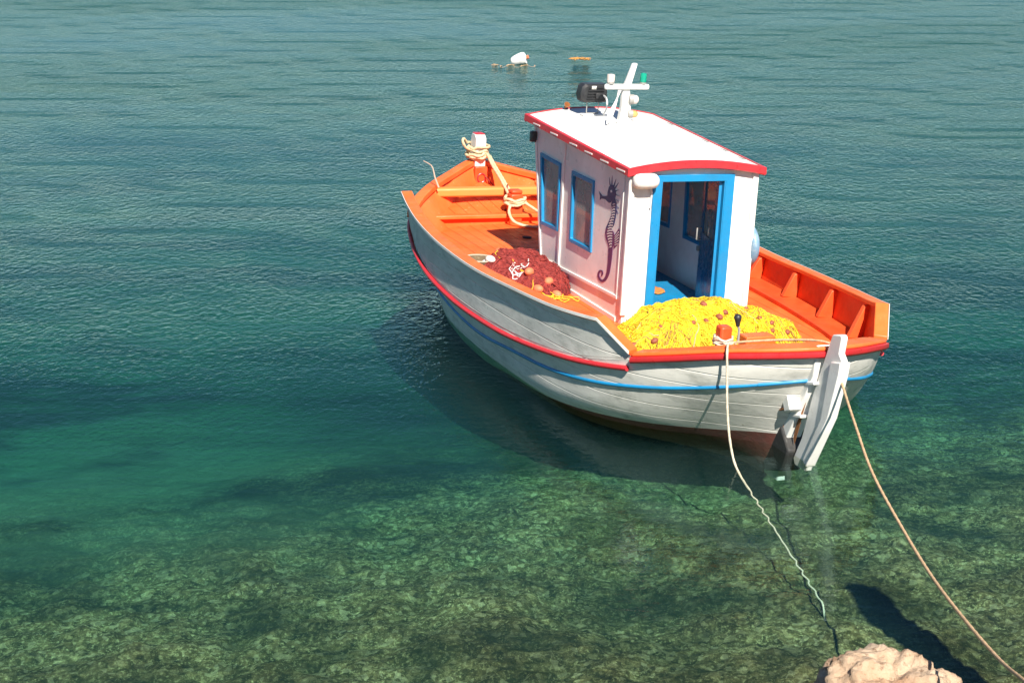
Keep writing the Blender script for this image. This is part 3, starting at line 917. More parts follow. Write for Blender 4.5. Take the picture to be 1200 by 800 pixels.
for z_, y_, r in ((.25, -.115, .055), (.09, -.115, .045)):
    g = MB(); g.lathe([(r * .8, 0), (r, .01), (r, .05), (r * .9, .055)], (mx_ - .03, y_ + .03, zr + z_), axis=(-.35, -1, 0), seg=18)
    l_ = g.build('deck_lamp', M['steel'], mast)
    g = MB(); g.lathe([(r * .9, .055), (r * .85, .085), (r * .5, .105), (.003, .112)], (mx_ - .03, y_ + .03, zr + z_), axis=(-.35, -1, 0), seg=18); g.build('lamp_lens', M['lens_clear'] if z_ > .2 else M['lens_amber'], l_, 50)
g = MB()
for k in range(4):
    dy = .04 + .018 * k
    g.tube(crom([(mx_ - .04, .05 - .01 * k, zr + .36), (mx_ - .05, .06 + dy * .3, zr + .22), (mx_ - .06, .07 + dy, zr + .09), (mx_ - .12 - .03 * k, .12 + dy * 1.3, zr + .01)], 14), .008, 6)
g.build('mast_cable', M['wire'], mast)
g = MB(); g.box((mx_, my_ , zr + .006), (.24, .26, .012)); g.build('mast_foot', M['roof_white'], mast, bevel=.004)

# black floodlight on a wire bracket
fx, fy = 2.30, .165
zf = roof_z(fx, fy)
g = MB()
pr = [(.155, .02), (.175, .09), (.155, .175), (.12, .205), (-.125, .205), (-.145, .19), (-.15, .03), (-.13, .0), (.12, 0)]
vs = []
for x, k in ((fx - .07, .82), (fx - .045, 1.0), (fx + .05, 1.04), (fx + .07, 1.04)):
    vs += [(x, fy + p[0] * k, zf + .145 + .1 + (p[1] - .1) * k) for p in pr]
n = len(pr)
g.add(vs, [(i * n + j, i * n + (j + 1) % n, (i + 1) * n + (j + 1) % n, (i + 1) * n + j) for i in range(3) for j in range(n)] + [tuple(reversed(range(n))), tuple(3 * n + j for j in range(n))])
for k in range(5):
    g.box((fx - .078, fy, zf + .19 + .03 * k), (.02, .22 - .01 * k, .007))
g.box((fx - .085, fy - .05, zf + .225), (.04, .12, .06))
flood = g.build('floodlight', M['black'], boat, 30, bevel=.006)
g = MB()
for y in (fy + .07, fy - .07):
    g.tube([(fx, y, zf + .16), (fx, y, zf + .015)], .006, 6)
g.tube([(fx, fy + .075, zf + .02), (fx, fy - .075, zf + .02)], .006, 6)
g.build('bracket', M['steel'], flood)
g = MB(); g.box((fx, fy, zf + .006), (.10, .26, .015)); g.build('base_plate', M['white'], flood, bevel=.004)
g = MB(); g.box((fx - .083, fy + .03, zf + .315), (.004, .055, .035), Matrix.Rotation(R(-12), 3, 'Y')); g.build('label_sticker', M['white'], flood)
g = MB(); g.tube(crom([(fx - .09, fy - .07, zf + .24), (fx - .12, fy - .11, zf + .20), (fx - .11, fy - .125, zf + .10), (fx - .07, fy - .11, zf + .01)], 14), .010, 6); g.build('cable', M['wire'], flood)
# small horn at the roof's front edge
g = MB(); g.lathe([(.012, 0), (.016, .05), (.035, .09), (.03, .092), (.004, .05)], (2.69, .335, 2.385), axis=(-.6, 0, .5), seg=14)
horn = g.build('horn', M['rust'], boat)
g = MB(); g.lathe([(.03, 0), (.03, .05)], (2.70, .335, 2.345), seg=12); g.build('horn_base', M['blue_dark'], horn)

# seahorse decal on the port side of the cabin: pixels of a tracing -> wall plane
SX, SZ = (1.0735, -.003911, -.000268), (2.0025, .000832, -.0016186)
def sea(px, py):
    """tracing units (320 x 800) to x, z on the wall"""
    return (SX[0] + SX[1] * px + SX[2] * py, SZ[0] + SZ[1] * px + SZ[2] * py)
def decal(name, polys, mat, holes=()):
    g = MB()
    for poly in polys:
        g.slab([sea(*p) for p in poly], [], lambda p, t: (p[0], t, p[1]), YW + .0005, YW + .004)
    return g.build(name, mat, boat, 0)
head = [[(66, 155), (72, 185), (70, 208), (82, 198), (105, 205), (128, 228), (140, 226), (148, 205), (165, 200), (172, 175), (165, 140), (152, 118), (138, 115), (128, 130), (120, 160), (118, 182), (104, 185), (86, 182), (76, 168)],
        [(148, 205), (142, 240), (150, 275), (140, 310), (126, 345), (110, 380), (140, 395), (160, 365), (170, 320), (176, 280), (175, 235), (165, 200)]]
spikes = []
for a, b_ in (((135, 120), (130, 70)), ((146, 116), (148, 60)), ((158, 125), (172, 82)), ((163, 140), (188, 105)), ((168, 155), (190, 150)), ((170, 178), (196, 190)), ((174, 210), (190, 225)), ((176, 245), (190, 262)), ((176, 275), (186, 295))):
    spikes.append([(a[0] - 3, a[1] - 3), (b_[0], b_[1]), (a[0] + 3, a[1] + 4)])
body = [[(110, 382), (104, 415), (108, 450), (120, 480), (128, 515), (150, 510), (160, 470), (165, 440), (158, 410), (148, 396)],
        [(165, 425), (190, 385), (196, 410), (194, 450), (182, 485), (160, 512), (156, 490)]]
tail_c = [(138, 512), (136, 545), (133, 585), (128, 630), (120, 672), (105, 705), (85, 720), (68, 708), (61, 682), (68, 658), (82, 655), (87, 672), (80, 688)]
tc_ = crom([(a, b_, 0) for a, b_ in tail_c], 44)
tail = []
for i in range(len(tc_) - 1):
    d = (tc_[i + 1] - tc_[i]).normalized(); nn = Vector((-d.y, d.x, 0))
    w0, w1 = 13.5 - 9.5 * i / 44, 13.5 - 9.5 * (i + 1) / 44
    tail.append([tuple((tc_[i] + nn * w0)[:2]), tuple((tc_[i + 1] + nn * w1)[:2]), tuple((tc_[i + 1] - nn * w1)[:2]), tuple((tc_[i] - nn * w0)[:2])])
g = MB()
for k_, polys in ((0, head + spikes), (1, body + tail)):
    for poly in polys:
        g.slab([sea(*p) for p in poly], [], lambda p, t: (p[0], t, p[1]), YW + .0005, YW + .004, k_)
# pale bands on its body
for k in range(17):
    py = 235 + k * 16.5
    cx_ = np.interp(py, [235, 300, 360, 420, 470, 500], [160, 156, 140, 133, 138, 140]); hw = np.interp(py, [235, 340, 420, 500], [8, 13, 18, 7])
    pl = [(cx_ - hw, py + 2), (cx_, py - 4), (cx_ + hw, py - 2), (cx_ + hw - 2, py + 4), (cx_, py + 3), (cx_ - hw + 2, py + 9)]
    g.slab([sea(*p) for p in pl], [], lambda p, t: (p[0], t, p[1]), YW + .0042, YW + .0055, 2)
for k in range(5):
    g.slab([sea(*p) for p in ((164, 440 + 12 * k), (188, 405 + 18 * k), (189, 410 + 18 * k), (165, 444 + 12 * k))], [], lambda p, t: (p[0], t, p[1]), YW + .0042, YW + .0055, 2)
g.slab([sea(*p) for p in ((138, 150), (148, 148), (150, 162), (140, 165))], [], lambda p, t: (p[0], t, p[1]), YW + .0042, YW + .0055, 2)
g.build('seahorse_decal', [M['decal'], M['decal_plum'], M['white']], boat, 0)

# ---------------------------------------------------------------- stern: post, rudder, aperture
g = MB()
yy = lambda w: (lambda p, t: (p[0], t, p[1]))
g.slab([(-2.47, 1.0), (-2.71, 1.10), (-2.69, .80), (-2.44, .30), (-2.30, .02), (-2.25, -.34), (-2.0, -.34), (-2.06, .05), (-2.2, .35)], [], yy(0), -.075, .075)
g.build('stern_post', M['white'], boat, bevel=.012)
g = MB()
g.slab([(-2.775, 1.0), (-2.86, 1.235), (-2.99, 1.27), (-3.02, 1.245), (-3.00, 1.10), (-3.055, 1.05), (-3.045, .92), (-2.945, .5), (-2.69, 0), (-2.66, -.10), (-2.45, -.10), (-2.42, -.05), (-2.53, .18), (-2.64, .62)], [], yy(0), -.032, .032)
rud = g.build('rudder', M['white'], boat, bevel=.012)
g = MB()
g.slab([(-2.90, 1.0), (-3.065, 1.04), (-3.055, .92), (-2.955, .5), (-2.70, 0.0), (-2.68, -.05), (-2.64, -.05), (-2.62, 0.02), (-2.84, .46)], [], yy(0), -.052, .052)
g.build('rudder_stiffener', M['white'], rud, bevel=.01)
for x_, z_, w in ((-2.525, .30, .03), (-2.33, .27, .026)):
    g = MB(); yo = .0345 if x_ < -2.5 else .0775
    g.slab([(x_ - w, z_ + .24), (x_ + w, z_ + .25), (x_ + w * .9 + .10, z_ - .16), (x_ + .10, z_ - .22), (x_ + .06, z_ - .10)], [], yy(0), yo - .001, yo + .002)
    g.build('rust_streak', M['rust'], rud if x_ < -2.5 else boat, 0)
g = MB(); rot = Matrix.Rotation(R(30), 3, 'Y')
g.box((-2.43, .12, .53), (.11, .13, .24), rot); ex = g.build('exhaust_box', M['white'], boat, bevel=.012)
g = MB(); g.box((-2.385, .15, .412), (.07, .07, .012), rot); g.build('rust_patch', M['rust'], ex)
for z_ in (.72, .36):
    xx = -2.66 + (.72 - z_) * .45
    g = MB(); g.beam((xx + .14, 0, z_ - .02), (xx - .06, 0, z_ + .03), .165, .028); g.build('hinge_strap', M['white'], rud, bevel=.006)
g = MB()
g.slab([(-1.98, .20), (-2.24, .24), (-2.44, .02), (-2.36, -.2), (-2.05, -.3), (-1.9, -.05)], [], yy(0), -.10, .10)
g.build('aperture_shade', M['tar_and_shade'], boat, bevel=.02)  # solid black slab standing in for the shade inside the propeller opening

# port quarter bitt, control box, throttle lever
g = MB(); g.box((-2.07, .665, 1.0), (.12, .115, .27)); bitt = g.build('mooring_bitt', M['orange_red'], boat, bevel=.02)
g = MB(); g.box((-1.99, .275, .945), (.16, .30, .13)); g.build('control_box', M['orange'], boat, bevel=.012)
g = MB(); g.tube([(-1.98, .46, .93), (-1.97, .455, 1.06), (-1.965, .47, 1.10)], .012, 8)
lev = g.build('throttle_lever', M['steel'], boat)
g = MB(); g.lathe([(.018, 0), (.022, .03), (.034, .07), (.036, .09), (.024, .108), (.004, .114)], (-1.965, .468, 1.09), axis=(.05, .08, 1), seg=16); g.build('lever_knob', M['black'], lev, 60)

# ================================================================ loose things aboard
def fbm(p, s):
    return mnoise.fractal(Vector((p[0] * s, p[1] * s, 7.3)), 1.0, 2.0, 4)

class Mound:
    def __init__(s, cx, cy, rx, ry, top, base, rot=0, seed=0, pw=.62, lump=.06):
        s.cx, s.cy, s.rx, s.ry, s.top, s.base, s.rot, s.seed, s.pw, s.lump = cx, cy, rx, ry, top, base, rot, seed, pw, lump
    def z(s, x, y):
        c_, s_ = math.cos(s.rot), math.sin(s.rot)
        u = ((x - s.cx) * c_ + (y - s.cy) * s_) / s.rx; w = (-(x - s.cx) * s_ + (y - s.cy) * c_) / s.ry
        a = math.atan2(w, u); r = math.hypot(u, w) / (1 + .10 * math.sin(3 * a + s.seed) + .06 * math.sin(5 * a + 2 * s.seed))
        k = max(0, 1 - r * r)
        return s.base + (s.top - s.base) * k ** s.pw + (s.lump * fbm((x + s.seed, y), 3.2) + .5 * s.lump * fbm((x, y + s.seed), 8)) * min(1, k * 4)
    def inside(s, x, y):
        c_, s_ = math.cos(s.rot), math.sin(s.rot)
        u = ((x - s.cx) * c_ + (y - s.cy) * s_) / s.rx; w = (-(x - s.cx) * s_ + (y - s.cy) * c_) / s.ry
        a = math.atan2(w, u)
        return math.hypot(u, w) / (1 + .10 * math.sin(3 * a + s.seed) + .06 * math.sin(5 * a + 2 * s.seed))

def net_thing(label, md, mats, nstrand, rstrand, length, holes=.0, flow=None):
    anchor = Vector((md.cx, md.cy, md.base))
    root = empty('fishing_net', label, 'fishing net', matrix=aboard(anchor))
    g = MB(); n = 70; vs = []
    for i in range(n):
        for k in range(n):
            t, r = 2 * math.pi * k / n, (i / (n - 1)) ** .8
            c_, s_ = math.cos(md.rot), math.sin(md.rot)
            w = 1 + .10 * math.sin(3 * t + md.seed) + .06 * math.sin(5 * t + 2 * md.seed)
            u, v_ = md.rx * r * w * math.cos(t), md.ry * r * w * math.sin(t)
            x, y = md.cx + u * c_ - v_ * s_, md.cy + u * s_ + v_ * c_
            vs.append(Vector((x, y, md.z(x, y) - .012)) - anchor)
    g.add(vs, [(i * n + k, i * n + (k + 1) % n, (i + 1) * n + (k + 1) % n, (i + 1) * n + k) for i in range(n - 1) for k in range(n)])
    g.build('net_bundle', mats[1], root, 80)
    g = MB(); rnd = random.Random(int(md.seed * 100) + 3)
    made = 0
    while made < nstrand:
        x, y = md.cx + rnd.uniform(-1.2, 1.2) * max(md.rx, md.ry), md.cy + rnd.uniform(-1.2, 1.2) * max(md.rx, md.ry)
        if md.inside(x, y) > .97:
            continue
        made += 1
        a = (flow(x, y) if flow else 0) + rnd.gauss(0, .9); curl = rnd.gauss(0, 3.2)
        lift = abs(rnd.gauss(0, .010)); pts = []; m_ = 9; L_ = length * rnd.uniform(.5, 1.5)
        for k in range(m_):
            if md.inside(x, y) > 1.04:
                break
            pts.append(Vector((x, y, md.z(x, y) + lift * math.sin(math.pi * k / (m_ - 1)) + rnd.uniform(-.004, .006))) - anchor)
            x += math.cos(a) * L_ / m_; y += math.sin(a) * L_ / m_
            a += curl * L_ / m_ + rnd.gauss(0, .28)
        if len(pts) > 2:
            tanp = mats[2:] and fbm((pts[0].x * 1.0 + 9, pts[0].y), 2.6) + rnd.gauss(0, .25) > .42
            g.tube(pts, rstrand * rnd.uniform(.7, 1.4), 4, mi=1 if tanp else 0)
    g.build('net_twine', [mats[0], mats[2] if mats[2:] else mats[0]], root, 80)
    return root, anchor

def ray(u, v_, y):
    """point at distance y (world) seen at photo position u, v: used to lay the rope's shore end"""
    th = R(PITCH); f = 2012.2
    d = Vector(((u - 600) / f, math.cos(th) - (v_ - 400) / f * math.sin(th), -math.sin(th) - (v_ - 400) / f * math.cos(th)))
    return Vector((0, 0, CAM_H)) + d * (y / d.y)
BINV = BOAT.inverted()
def on_mound(md, u, v_):
    """where the line of sight through photo position u, v meets the heap (boat space)"""
    a = BINV @ Vector((0, 0, CAM_H)); b_ = BINV @ ray(u, v_, 17.0); d = (b_ - a).normalized()
    t = (b_ - a).length - 4
    for _ in range(800):
        p = a + d * t
        if md.inside(p.x, p.y) < 1 and p.z <= md.z(p.x, p.y): return p
        if p.z < md.base: return None
        t += .01
    return None
# yellow net on the after deck
my = Mound(-.80, .22, .72, 1.03, .985, .56, rot=.10, seed=1.7, pw=.62, lump=.075)
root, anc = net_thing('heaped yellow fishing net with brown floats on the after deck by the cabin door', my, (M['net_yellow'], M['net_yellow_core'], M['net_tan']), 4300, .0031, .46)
rnd = random.Random(5)
for zx, zy in ((545, 95), (675, 145), (640, 172), (560, 195), (480, 208), (280, 235), (245, 318), (800, 122), (885, 180), (960, 208), (962, 258), (1055, 265), (112, 345)):
    p = on_mound(my, 720 + zx / 5.217, 340 + zy / 5.217)
    if p is None: continue
    p = p + Vector((0, 0, .014)) - anc
    rot = Matrix.Rotation(rnd.uniform(0, 6), 3, 'Z') @ Matrix.Rotation(rnd.uniform(-.5, .5), 3, 'Y')
    s_ = rnd.uniform(.65, 1.0)
    g = MB(); g.ball(p, (.044 * s_, .034 * s_, .031 * s_), rot, 12, 8); g.build('float', M['cork'], root, 60)
g = MB()
for k in range(9):
    a = rnd.uniform(0, 6.28); x, y = my.cx + rnd.uniform(-.5, .5), my.cy + rnd.uniform(-.7, .7); pts = []
    for j in range(22):
        if my.inside(x, y) > 1: break
        pts.append(Vector((x, y, my.z(x, y) + .012)) - anc); x += math.cos(a) * .045; y += math.sin(a) * .045; a += rnd.gauss(0, .25)
    if len(pts) > 3: g.tube(pts, .006, 5)
g.build('float_line', M['rope_tan'], root, 80)

# maroon net by the cabin's port side
mr_ = Mound(1.92, 1.05, .72, .44, .88, .56, rot=.10, seed=3.1, pw=.5, lump=.07)
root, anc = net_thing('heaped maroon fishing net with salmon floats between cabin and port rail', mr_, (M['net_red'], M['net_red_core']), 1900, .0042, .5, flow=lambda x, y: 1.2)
for x, y, k in ((2.45, 1.14, 0), (1.32, .98, 0), (1.27, 1.12, 0), (1.20, .93, 0), (1.24, 1.22, 0), (1.45, 1.16, 0), (2.12, 1.36, 1), (2.2, 1.38, 1)):
    zz = mr_.z(x, y) + .015 if mr_.inside(x, y) < 1 else .61
    rot = Matrix.Rotation(rnd.uniform(0, 6), 3, 'Z')
    g = MB(); g.ball(Vector((x, y, zz)) - anc, (.065, .048, .045) if not k else (.085, .055, .05), rot, 14, 9); g.build('float', M['float_white'] if k else M['salmon'], root, 60)
g = MB(); pts = []
for k in range(8):
    a = rnd.uniform(0, 6.28); x, y = rnd.choice([(1.22, 1.1), (1.25, 1.0), (1.3, 1.22), (1.15, .95), (1.2, .85), (1.2, 1.05)])
    if k == 7: x, y = 2.2, 1.28
    for j in range(13):
        zz = mr_.z(x, y) if mr_.inside(x, y) < 1 else .585
        pts.append(Vector((x, y, zz + .015 + .02 * math.sin(j * 1.1))) - anc); x += math.cos(a) * .03; y += math.sin(a) * .03; a += rnd.gauss(.35, .5)
    if k == 6:
        for t in np.linspace(.1, .9, 9):
            qx, qy = 1.2 + 1.0 * t, 1.15 + .13 * t
            pts.append(Vector((qx, qy, (mr_.z(qx, qy) if mr_.inside(qx, qy) < 1 else .585) + .006)) - anc)
g.tube(pts, .0055, 5)
g.build('float_line', M['twine_yellow'], root, 80)
g = MB()
for k in range(5):
    a = rnd.uniform(0, 6.28); x, y = 1.6 + rnd.uniform(-.15, .15), 1.15 + rnd.uniform(-.1, .1); pts = []
    for j in range(14):
        if mr_.inside(x, y) > 1: break
        pts.append(Vector((x, y, mr_.z(x, y) + .014)) - anc); x += math.cos(a) * .03; y += math.sin(a) * .03; a += rnd.gauss(.3, .4)
    if len(pts) > 3: g.tube(pts, .007, 5)
g.build('lead_line', M['wire'], root, 80)

# round basket against the port bulwark
bc = (2.24, 1.44, .65)
root = empty('basket', 'round shallow basket with pale rim tucked under the port cap rail', 'basket', matrix=aboard(bc))
g = MB(); g.lathe([(.11, 0), (.165, .06), (.18, .13), (.168, .13), (.150, .06), (.1, .02), (.003, .02)], (0, 0, 0), seg=26); g.build('basket_bowl', M['basket_in'], root)
g = MB(); g.tube([(.175 * math.cos(t), .175 * math.sin(t), .133) for t in np.linspace(0, 2 * math.pi, 28)[:-1]], .008, 6, closed=True); g.build('basket_rim', M['pale_wood'], root)
g = MB(); g.ball((0, 0, .045), (.135, .135, .045)); g.build('basket_contents', M['basket_in'], root)

# orange cloth on the cabin floor
g = MB(); n = 14; vs = []
for i in range(n):
    for k in range(n):
        u, w = i / (n - 1) - .5, k / (n - 1) - .5
        vs.append((u * .42 + .03 * math.sin(9 * w), w * .30 + .02 * math.sin(8 * u), .012 + .02 * abs(fbm((u * 3, w * 3), 1.5))))
g.add(vs, [(i * n + k, i * n + k + 1, (i + 1) * n + k + 1, (i + 1) * n + k) for i in range(n - 1) for k in range(n - 1)])
o = g.build('cloth', M['cloth'], smooth=60); o.matrix_world = aboard((1.18, -.13, .627)) ; tag(o, 'orange cloth lying on the blue floor just inside the cabin door', 'cloth')
md = o.modifiers.new('solid', 'SOLIDIFY'); md.thickness = .006

# pale blue lifebuoy on the starboard cabin side
g = MB()
ring = [(.175 * math.cos(t), 0, .175 * math.sin(t)) for t in np.linspace(0, 2 * math.pi, 34)[:-1]]
g.tube(ring, .050, 14, closed=True)
o = g.build('lifebuoy', M['pale_blue'], smooth=80); o.matrix_world = aboard((.18, -YW - .055, 1.335)); tag(o, 'faded pale blue ring buoy hanging on the far side of the cabin', 'lifebuoy')

# thin pale fishing rod standing by the bow
g = MB(); g.tube(crom([(5.25, .93, 1.0), (5.27, .98, 1.13), (5.30, 1.02, 1.27), (5.34, 1.12, 1.33)], 12), [.012 - .0007 * i for i in range(12)], 6)
g.v = [tuple(Vector(p) - Vector((5.25, .93, 1.0))) for p in g.v]
o = g.build('fishing_rod', M['pale_wood']); o.matrix_world = aboard((5.25, .93, 1.0)); tag(o, 'thin bent pale rod sticking up from the port bow rail', 'rod')
# stick leaning on cabin front
g = MB(); g.tube([(0, 0, 0), (-.32, -.34, .30)], .013, 6); g.ball((0, 0, 0), (.02, .02, .02)); 
o = g.build('boat_hook', M['pale_wood']); o.matrix_world = aboard((2.62, .80, .66)); tag(o, 'pale stick leaning against the cabin front above the maroon net', 'stick')

# ---------------------------------------------------------------- ropes
def rope_obj(name, label, pieces, r, mat, origin=None, world=False, group=None, sides=8):
    """pieces: list of point lists (boat space, or world space when world=True)"""
    allp = [Vector(p) for q in pieces for p in q]
    org = origin if origin is not None else allp[0]
    g = MB()
    for q in pieces:
        n = max(12, int(sum((Vector(b_) - Vector(a)).length for a, b_ in zip(q, q[1:])) / .03))
        n = min(n, 420)
        P = crom(q, n)
        g.tube([p - org for p in P], [r * (1 + .10 * math.sin(i * 1.9)) * (.7 if world and p.z < -.05 else 1) for i, p in enumerate(P)], sides)
    o = g.build(name, mat, smooth=80)
    if world: o.location = org
    else: o.matrix_world = aboard(org)
    return tag(o, label, 'rope', group)
def coil(c, rx, ry, turns, z0, z1, n=16, jit=.01, ph=0):
    rr = random.Random(11)
    out = []
    m_ = int(turns * n)
    for i in range(m_ + 1):
        t = 2 * math.pi * i / n + ph
        out.append((c[0] + (rx + rr.uniform(-jit, jit)) * math.cos(t), c[1] + (ry + rr.uniform(-jit, jit)) * math.sin(t), z0 + (z1 - z0) * i / m_ + rr.uniform(-jit, jit)))
    return out
# bow rope: wound round the stem head, led aft to the samson post
c1 = coil((6.40, 0), .155, .135, 4.2, 1.17, 1.36, jit=.018)
c1b = coil((6.40, .01), .175, .15, 1.6, 1.19, 1.26, jit=.02, ph=2)
bight = [(6.33, .15, 1.30), (6.30, .22, 1.34), (6.30, .26, 1.42), (6.36, .22, 1.44), (6.40, .16, 1.38)]
lead1 = [(6.26, -.09, 1.24), (6.0, -.07, 1.14), (5.5, -.03, 1.01), (5.06, .04, .89), (4.99, .11, .87)]
lead2 = [(6.25, -.12, 1.22), (6.0, -.11, 1.13), (5.5, -.07, 1.00), (5.06, -.02, .875), (4.96, .10, .85)]
c2 = coil((4.93, 0), .125, .13, 3.3, .83, .92, jit=.014)
tail1 = [(4.83, -.10, .865), (4.6, -.22, .78), (4.2, -.36, .70), (3.6, -.52, .62), (3.0, -.60, .61)]
tail2 = [(4.83, .10, .84), (4.76, .14, .76), (4.70, .10, .66), (4.62, -.03, .61), (4.5, -.22, .61), (4.3, -.42, .605), (3.8, -.58, .605)]
rope_obj('mooring_rope', 'cream rope wound round the bow post and led aft to the red samson post', [c1, c1b, bight, lead1, lead2, c2, tail1, tail2], .019, M['rope'])
g = None
# dark red line hanging from the bow beam
rope_obj('line', 'thin dark red line running from the bow post over the beam to the samson post', [[(6.20, -.05, .95), (5.9, -.12, .84), (5.5, -.10, .975), (5.34, -.04, .97), (5.32, -.02, .86), (5.1, .02, .76), (5.0, .11, .74)]], .010, M['net_red'])

# stern rope one: bitt, down the hull, into the water
def wpt(p):
    return BOAT @ Vector(p)
def wv(x, y, z): return Vector((x, y, z))
bit = Vector((-2.07, .665, 0))
wraps = coil((bit.x, bit.y), .088, .085, 3.4, .965, 1.035, jit=.010)
wraps2 = [(bit.x - .09, bit.y + .03, .99), (bit.x - .10, bit.y - .04, .95), (bit.x - .04, bit.y - .10, .93), (bit.x + .05, bit.y - .16, .95)]
P0 = [wpt((bit.x - .09, bit.y + .02, .96)), wpt((-2.25, .71, 1.01)), wpt((-2.36, .775, 1.035)), wpt((-2.425, .81, .985)), wpt((-2.43, .80, .85))]
pa, pb = P0[-1], wv(2.05, 14.15, -.02)
P1 = P0 + [pa.lerp(pb, t) + Vector((-.035, -.0, -.16)) * 4 * t * (1 - t) for t in (.25, .5, .75)] + [pb]
for i in range(1, 42):
    t = i / 41
    P1.append(wv(2.05 + .42 * t + .007 * math.sin(i * 1.9 + .7 * math.sin(i * .6)) + .006 * math.sin(i * 4.1), 14.15 - 1.85 * t, -.02 - .30 * t))
P1.append(wv(2.49, 12.15, -.55))
W = [wpt(p) for p in wraps]; W2 = [wpt(p) for p in wraps2]
rope_obj('mooring_rope', 'pale rope hanging from the orange stern bitt straight down into the shallow water', [W, W2, P1], .0112, M['rope_white'], origin=P1[5].copy(), world=True, group=None)
# stern rope two: along the gunwale, round the rudder, ashore at lower right
Q = [wpt((bit.x - .02, bit.y - .09, .975)), wpt((-2.16, .45, 1.0)), wpt((-2.34, .15, 1.05)), wpt((-2.60, -.03, 1.10)), wpt((-2.70, -.08, 1.09)), wpt((-2.78, -.075, 1.02)), wpt((-2.83, -.07, .94))]
st = Q[-1]
mids = []
for u, v_, t in ((990, 460, .06), (1003, 500, .18), (1022, 553, .32), (1057, 618, .48), (1092, 675, .63), (1130, 725, .77), (1172, 773, .90)):
    mids.append(ray(u, v_, st.y + (8.05 - st.y) * t))
mids.append(ray(1204, 800, 8.0)); mids.append(ray(1260, 845, 7.4)); mids.append(ray(1330, 905, 6.7))
rope_obj('mooring_rope', 'tan rope led round the rudder head and stretched ashore at lower right', [Q + mids], .0115, M['rope_tan'], origin=mids[-1].copy(), world=True)

# ================================================================ things in the water and ashore
def rock(name, label, c, rad, seed, mat, sub=6, rough=.22):
    bm = bmesh.new(); bmesh.ops.create_icosphere(bm, subdivisions=sub, radius=1)
    for v_ in bm.verts:
        d = v_.co.normalized()
        k = 1 + rough * mnoise.fractal(d * 1.3 + Vector((seed, 0, 0)), 1, 2, 3) + .09 * mnoise.fractal(d * 4 + Vector((0, seed, 0)), .9, 2.1, 5) + .03 * mnoise.fractal(d * 14 + Vector((0, 0, seed)), .8, 2.1, 4)
        vd, vp = mnoise.voronoi(d * 1.7 + Vector((seed, seed, 0)))
        k -= .16 * max(0, .35 - (vd[1] - vd[0]))
        vd, vp = mnoise.voronoi(d * 4.5 + Vector((seed, 0, seed)))
        k -= .08 * max(0, .25 - (vd[1] - vd[0]))
        vd, vp = mnoise.voronoi(d * 10 + Vector((seed, 3, 0)))
        k += .018 * (.3 - vd[0]) + .016 * mnoise.ridged_multi_fractal(d * 4 + Vector((seed, 0, 9)), .9, 2.2, 6, 1, 2) - .02
        v_.co = Vector((d.x * rad[0] * k, d.y * rad[1] * k, d.z * rad[2] * k))
    bmesh.ops.smooth_vert(bm, verts=bm.verts, factor=.15, use_axis_x=True, use_axis_y=True, use_axis_z=True)
    me = bpy.data.meshes.new(name); bm.to_mesh(me); bm.free()
    me.polygons.foreach_set('use_smooth', [True] * len(me.polygons)); me.materials.append(mat)
    o = bpy.data.objects.new(name, me); sc.collection.objects.link(o); o.location = c
    return tag(o, label, 'rock')
m, N, L, out = new_mat('ochre_limestone')
b = N.new('ShaderNodeBsdfPrincipled'); b.inputs['Roughness'].default_value = .9; b.inputs['Specular IOR Level'].default_value = .2
v = mapped(N, L)
c = ramp(N, L, nz(N, L, v, 2.2, 8, .65, .4), [(.3, (.38, .21, .12)), (.45, (.56, .39, .26)), (.60, (.64, .49, .35)), (.75, (.52, .31, .18))])
c = mixc(N, L, ramp(N, L, nz(N, L, v, 16, 8, .75), [(.34, .9), (.47, 0.0)]), c, (.16, .085, .045))
c = mixc(N, L, ramp(N, L, nz(N, L, v, 9, 6, .7), [(.56, 0.0), (.7, .7)]), c, (.62, .50, .37))
sz_ = N.new('ShaderNodeSeparateXYZ'); L.new(v, sz_.inputs[0])
c = mixc(N, L, ramp(N, L, madd(nz(N, L, v, 6, 4), .18, sz_.outputs[2]), [(.14, .85), (.24, 0.0)]), c, (.07, .06, .03))   # weedy splash band
L.new(c, b.inputs['Base Color'])
bp = N.new('ShaderNodeBump'); bp.inputs['Distance'].default_value = .045; bp.inputs['Strength'].default_value = 1
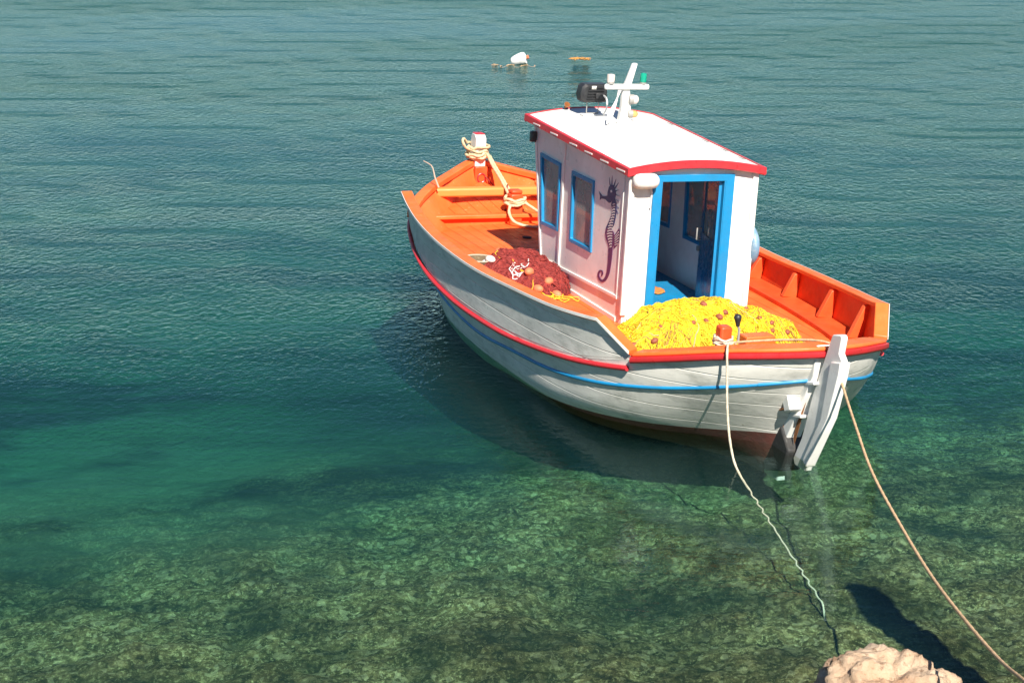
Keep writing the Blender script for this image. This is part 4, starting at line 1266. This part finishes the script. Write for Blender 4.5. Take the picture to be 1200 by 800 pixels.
L.new(nz(N, L, v, 13, 9, .72), bp.inputs['Height']); L.new(bp.outputs[0], b.inputs['Normal']); L.new(b.outputs[0], out.inputs[0])
rock('rock', 'pinkish ochre limestone rock at the bottom edge by the shallows', (2.40, 9.66, .06), (.60, .58, .62), 2.0, m)

# tall post added out of view to cast a shadow streak on the seabed
g = MB(); g.lathe([(.18, -1.2), (.17, 1.5), (.15, 4.2), (.13, 4.3), (.004, 4.32)], (0, 0, 0), seg=20)
post = g.build('shadow_post', M['pale_wood'], smooth=50); post.location = (4.06, 8.2, 0)
tag(post, 'tall added post out of view to the right, casting shade on the sea bed', 'post')

# white mooring buoy afloat
bp_ = (.15, 36.75, .05)
root = empty('mooring_buoy', 'white plastic can floating on its side as a mooring buoy far behind the cabin', 'buoy', loc=bp_)
g = MB(); ax = Vector((.9, -.25, .32))
g.lathe([(.02, -.20), (.085, -.195), (.11, -.17), (.135, -.08), (.155, .06), (.155, .13), (.14, .165), (.05, .175), (.045, .21), (.002, .212)], (0, 0, .09), axis=ax, seg=24)
g.build('buoy_body', M['buoy_white'], root, 50); root.scale = (.86, .86, .86)
g = MB(); g.lathe([(.048, 0), (.048, .05), (.02, .055)], tuple(Vector((0, 0, .09)) + ax.normalized() * .205), axis=ax, seg=14); g.build('buoy_cap', M['salmon'], root)
g = MB(); rnd = random.Random(3)
pts = [(-.62 + .02 * k + .05 * math.sin(k * .9), .10 * math.sin(k * .37) + .08 * math.sin(k * .83 + 1), .0 + .018 * math.sin(k * 1.3)) for k in range(46)]
g.tube(pts, .008, 5)
o = g.build('line', M['rope_tan'], smooth=80); o.location = (.18, 36.5, .04); tag(o, 'loose brownish line trailing in the water round the white buoy', 'line')
g = MB()
for i in range(34):
    x, y = rnd.gauss(0, .10), rnd.gauss(0, .05)
    a = rnd.uniform(0, 6.28)
    pts = [(x + .04 * k * math.cos(a), y + .04 * k * math.sin(a), .015 + .03 * rnd.random()) for k in range(4)]
    g.tube(pts, .010, 5)
o = g.build('seaweed', M['weed'], smooth=80); o.location = (1.42, 37.2, .05); tag(o, 'clump of ochre weed floating beyond the boat', 'seaweed')
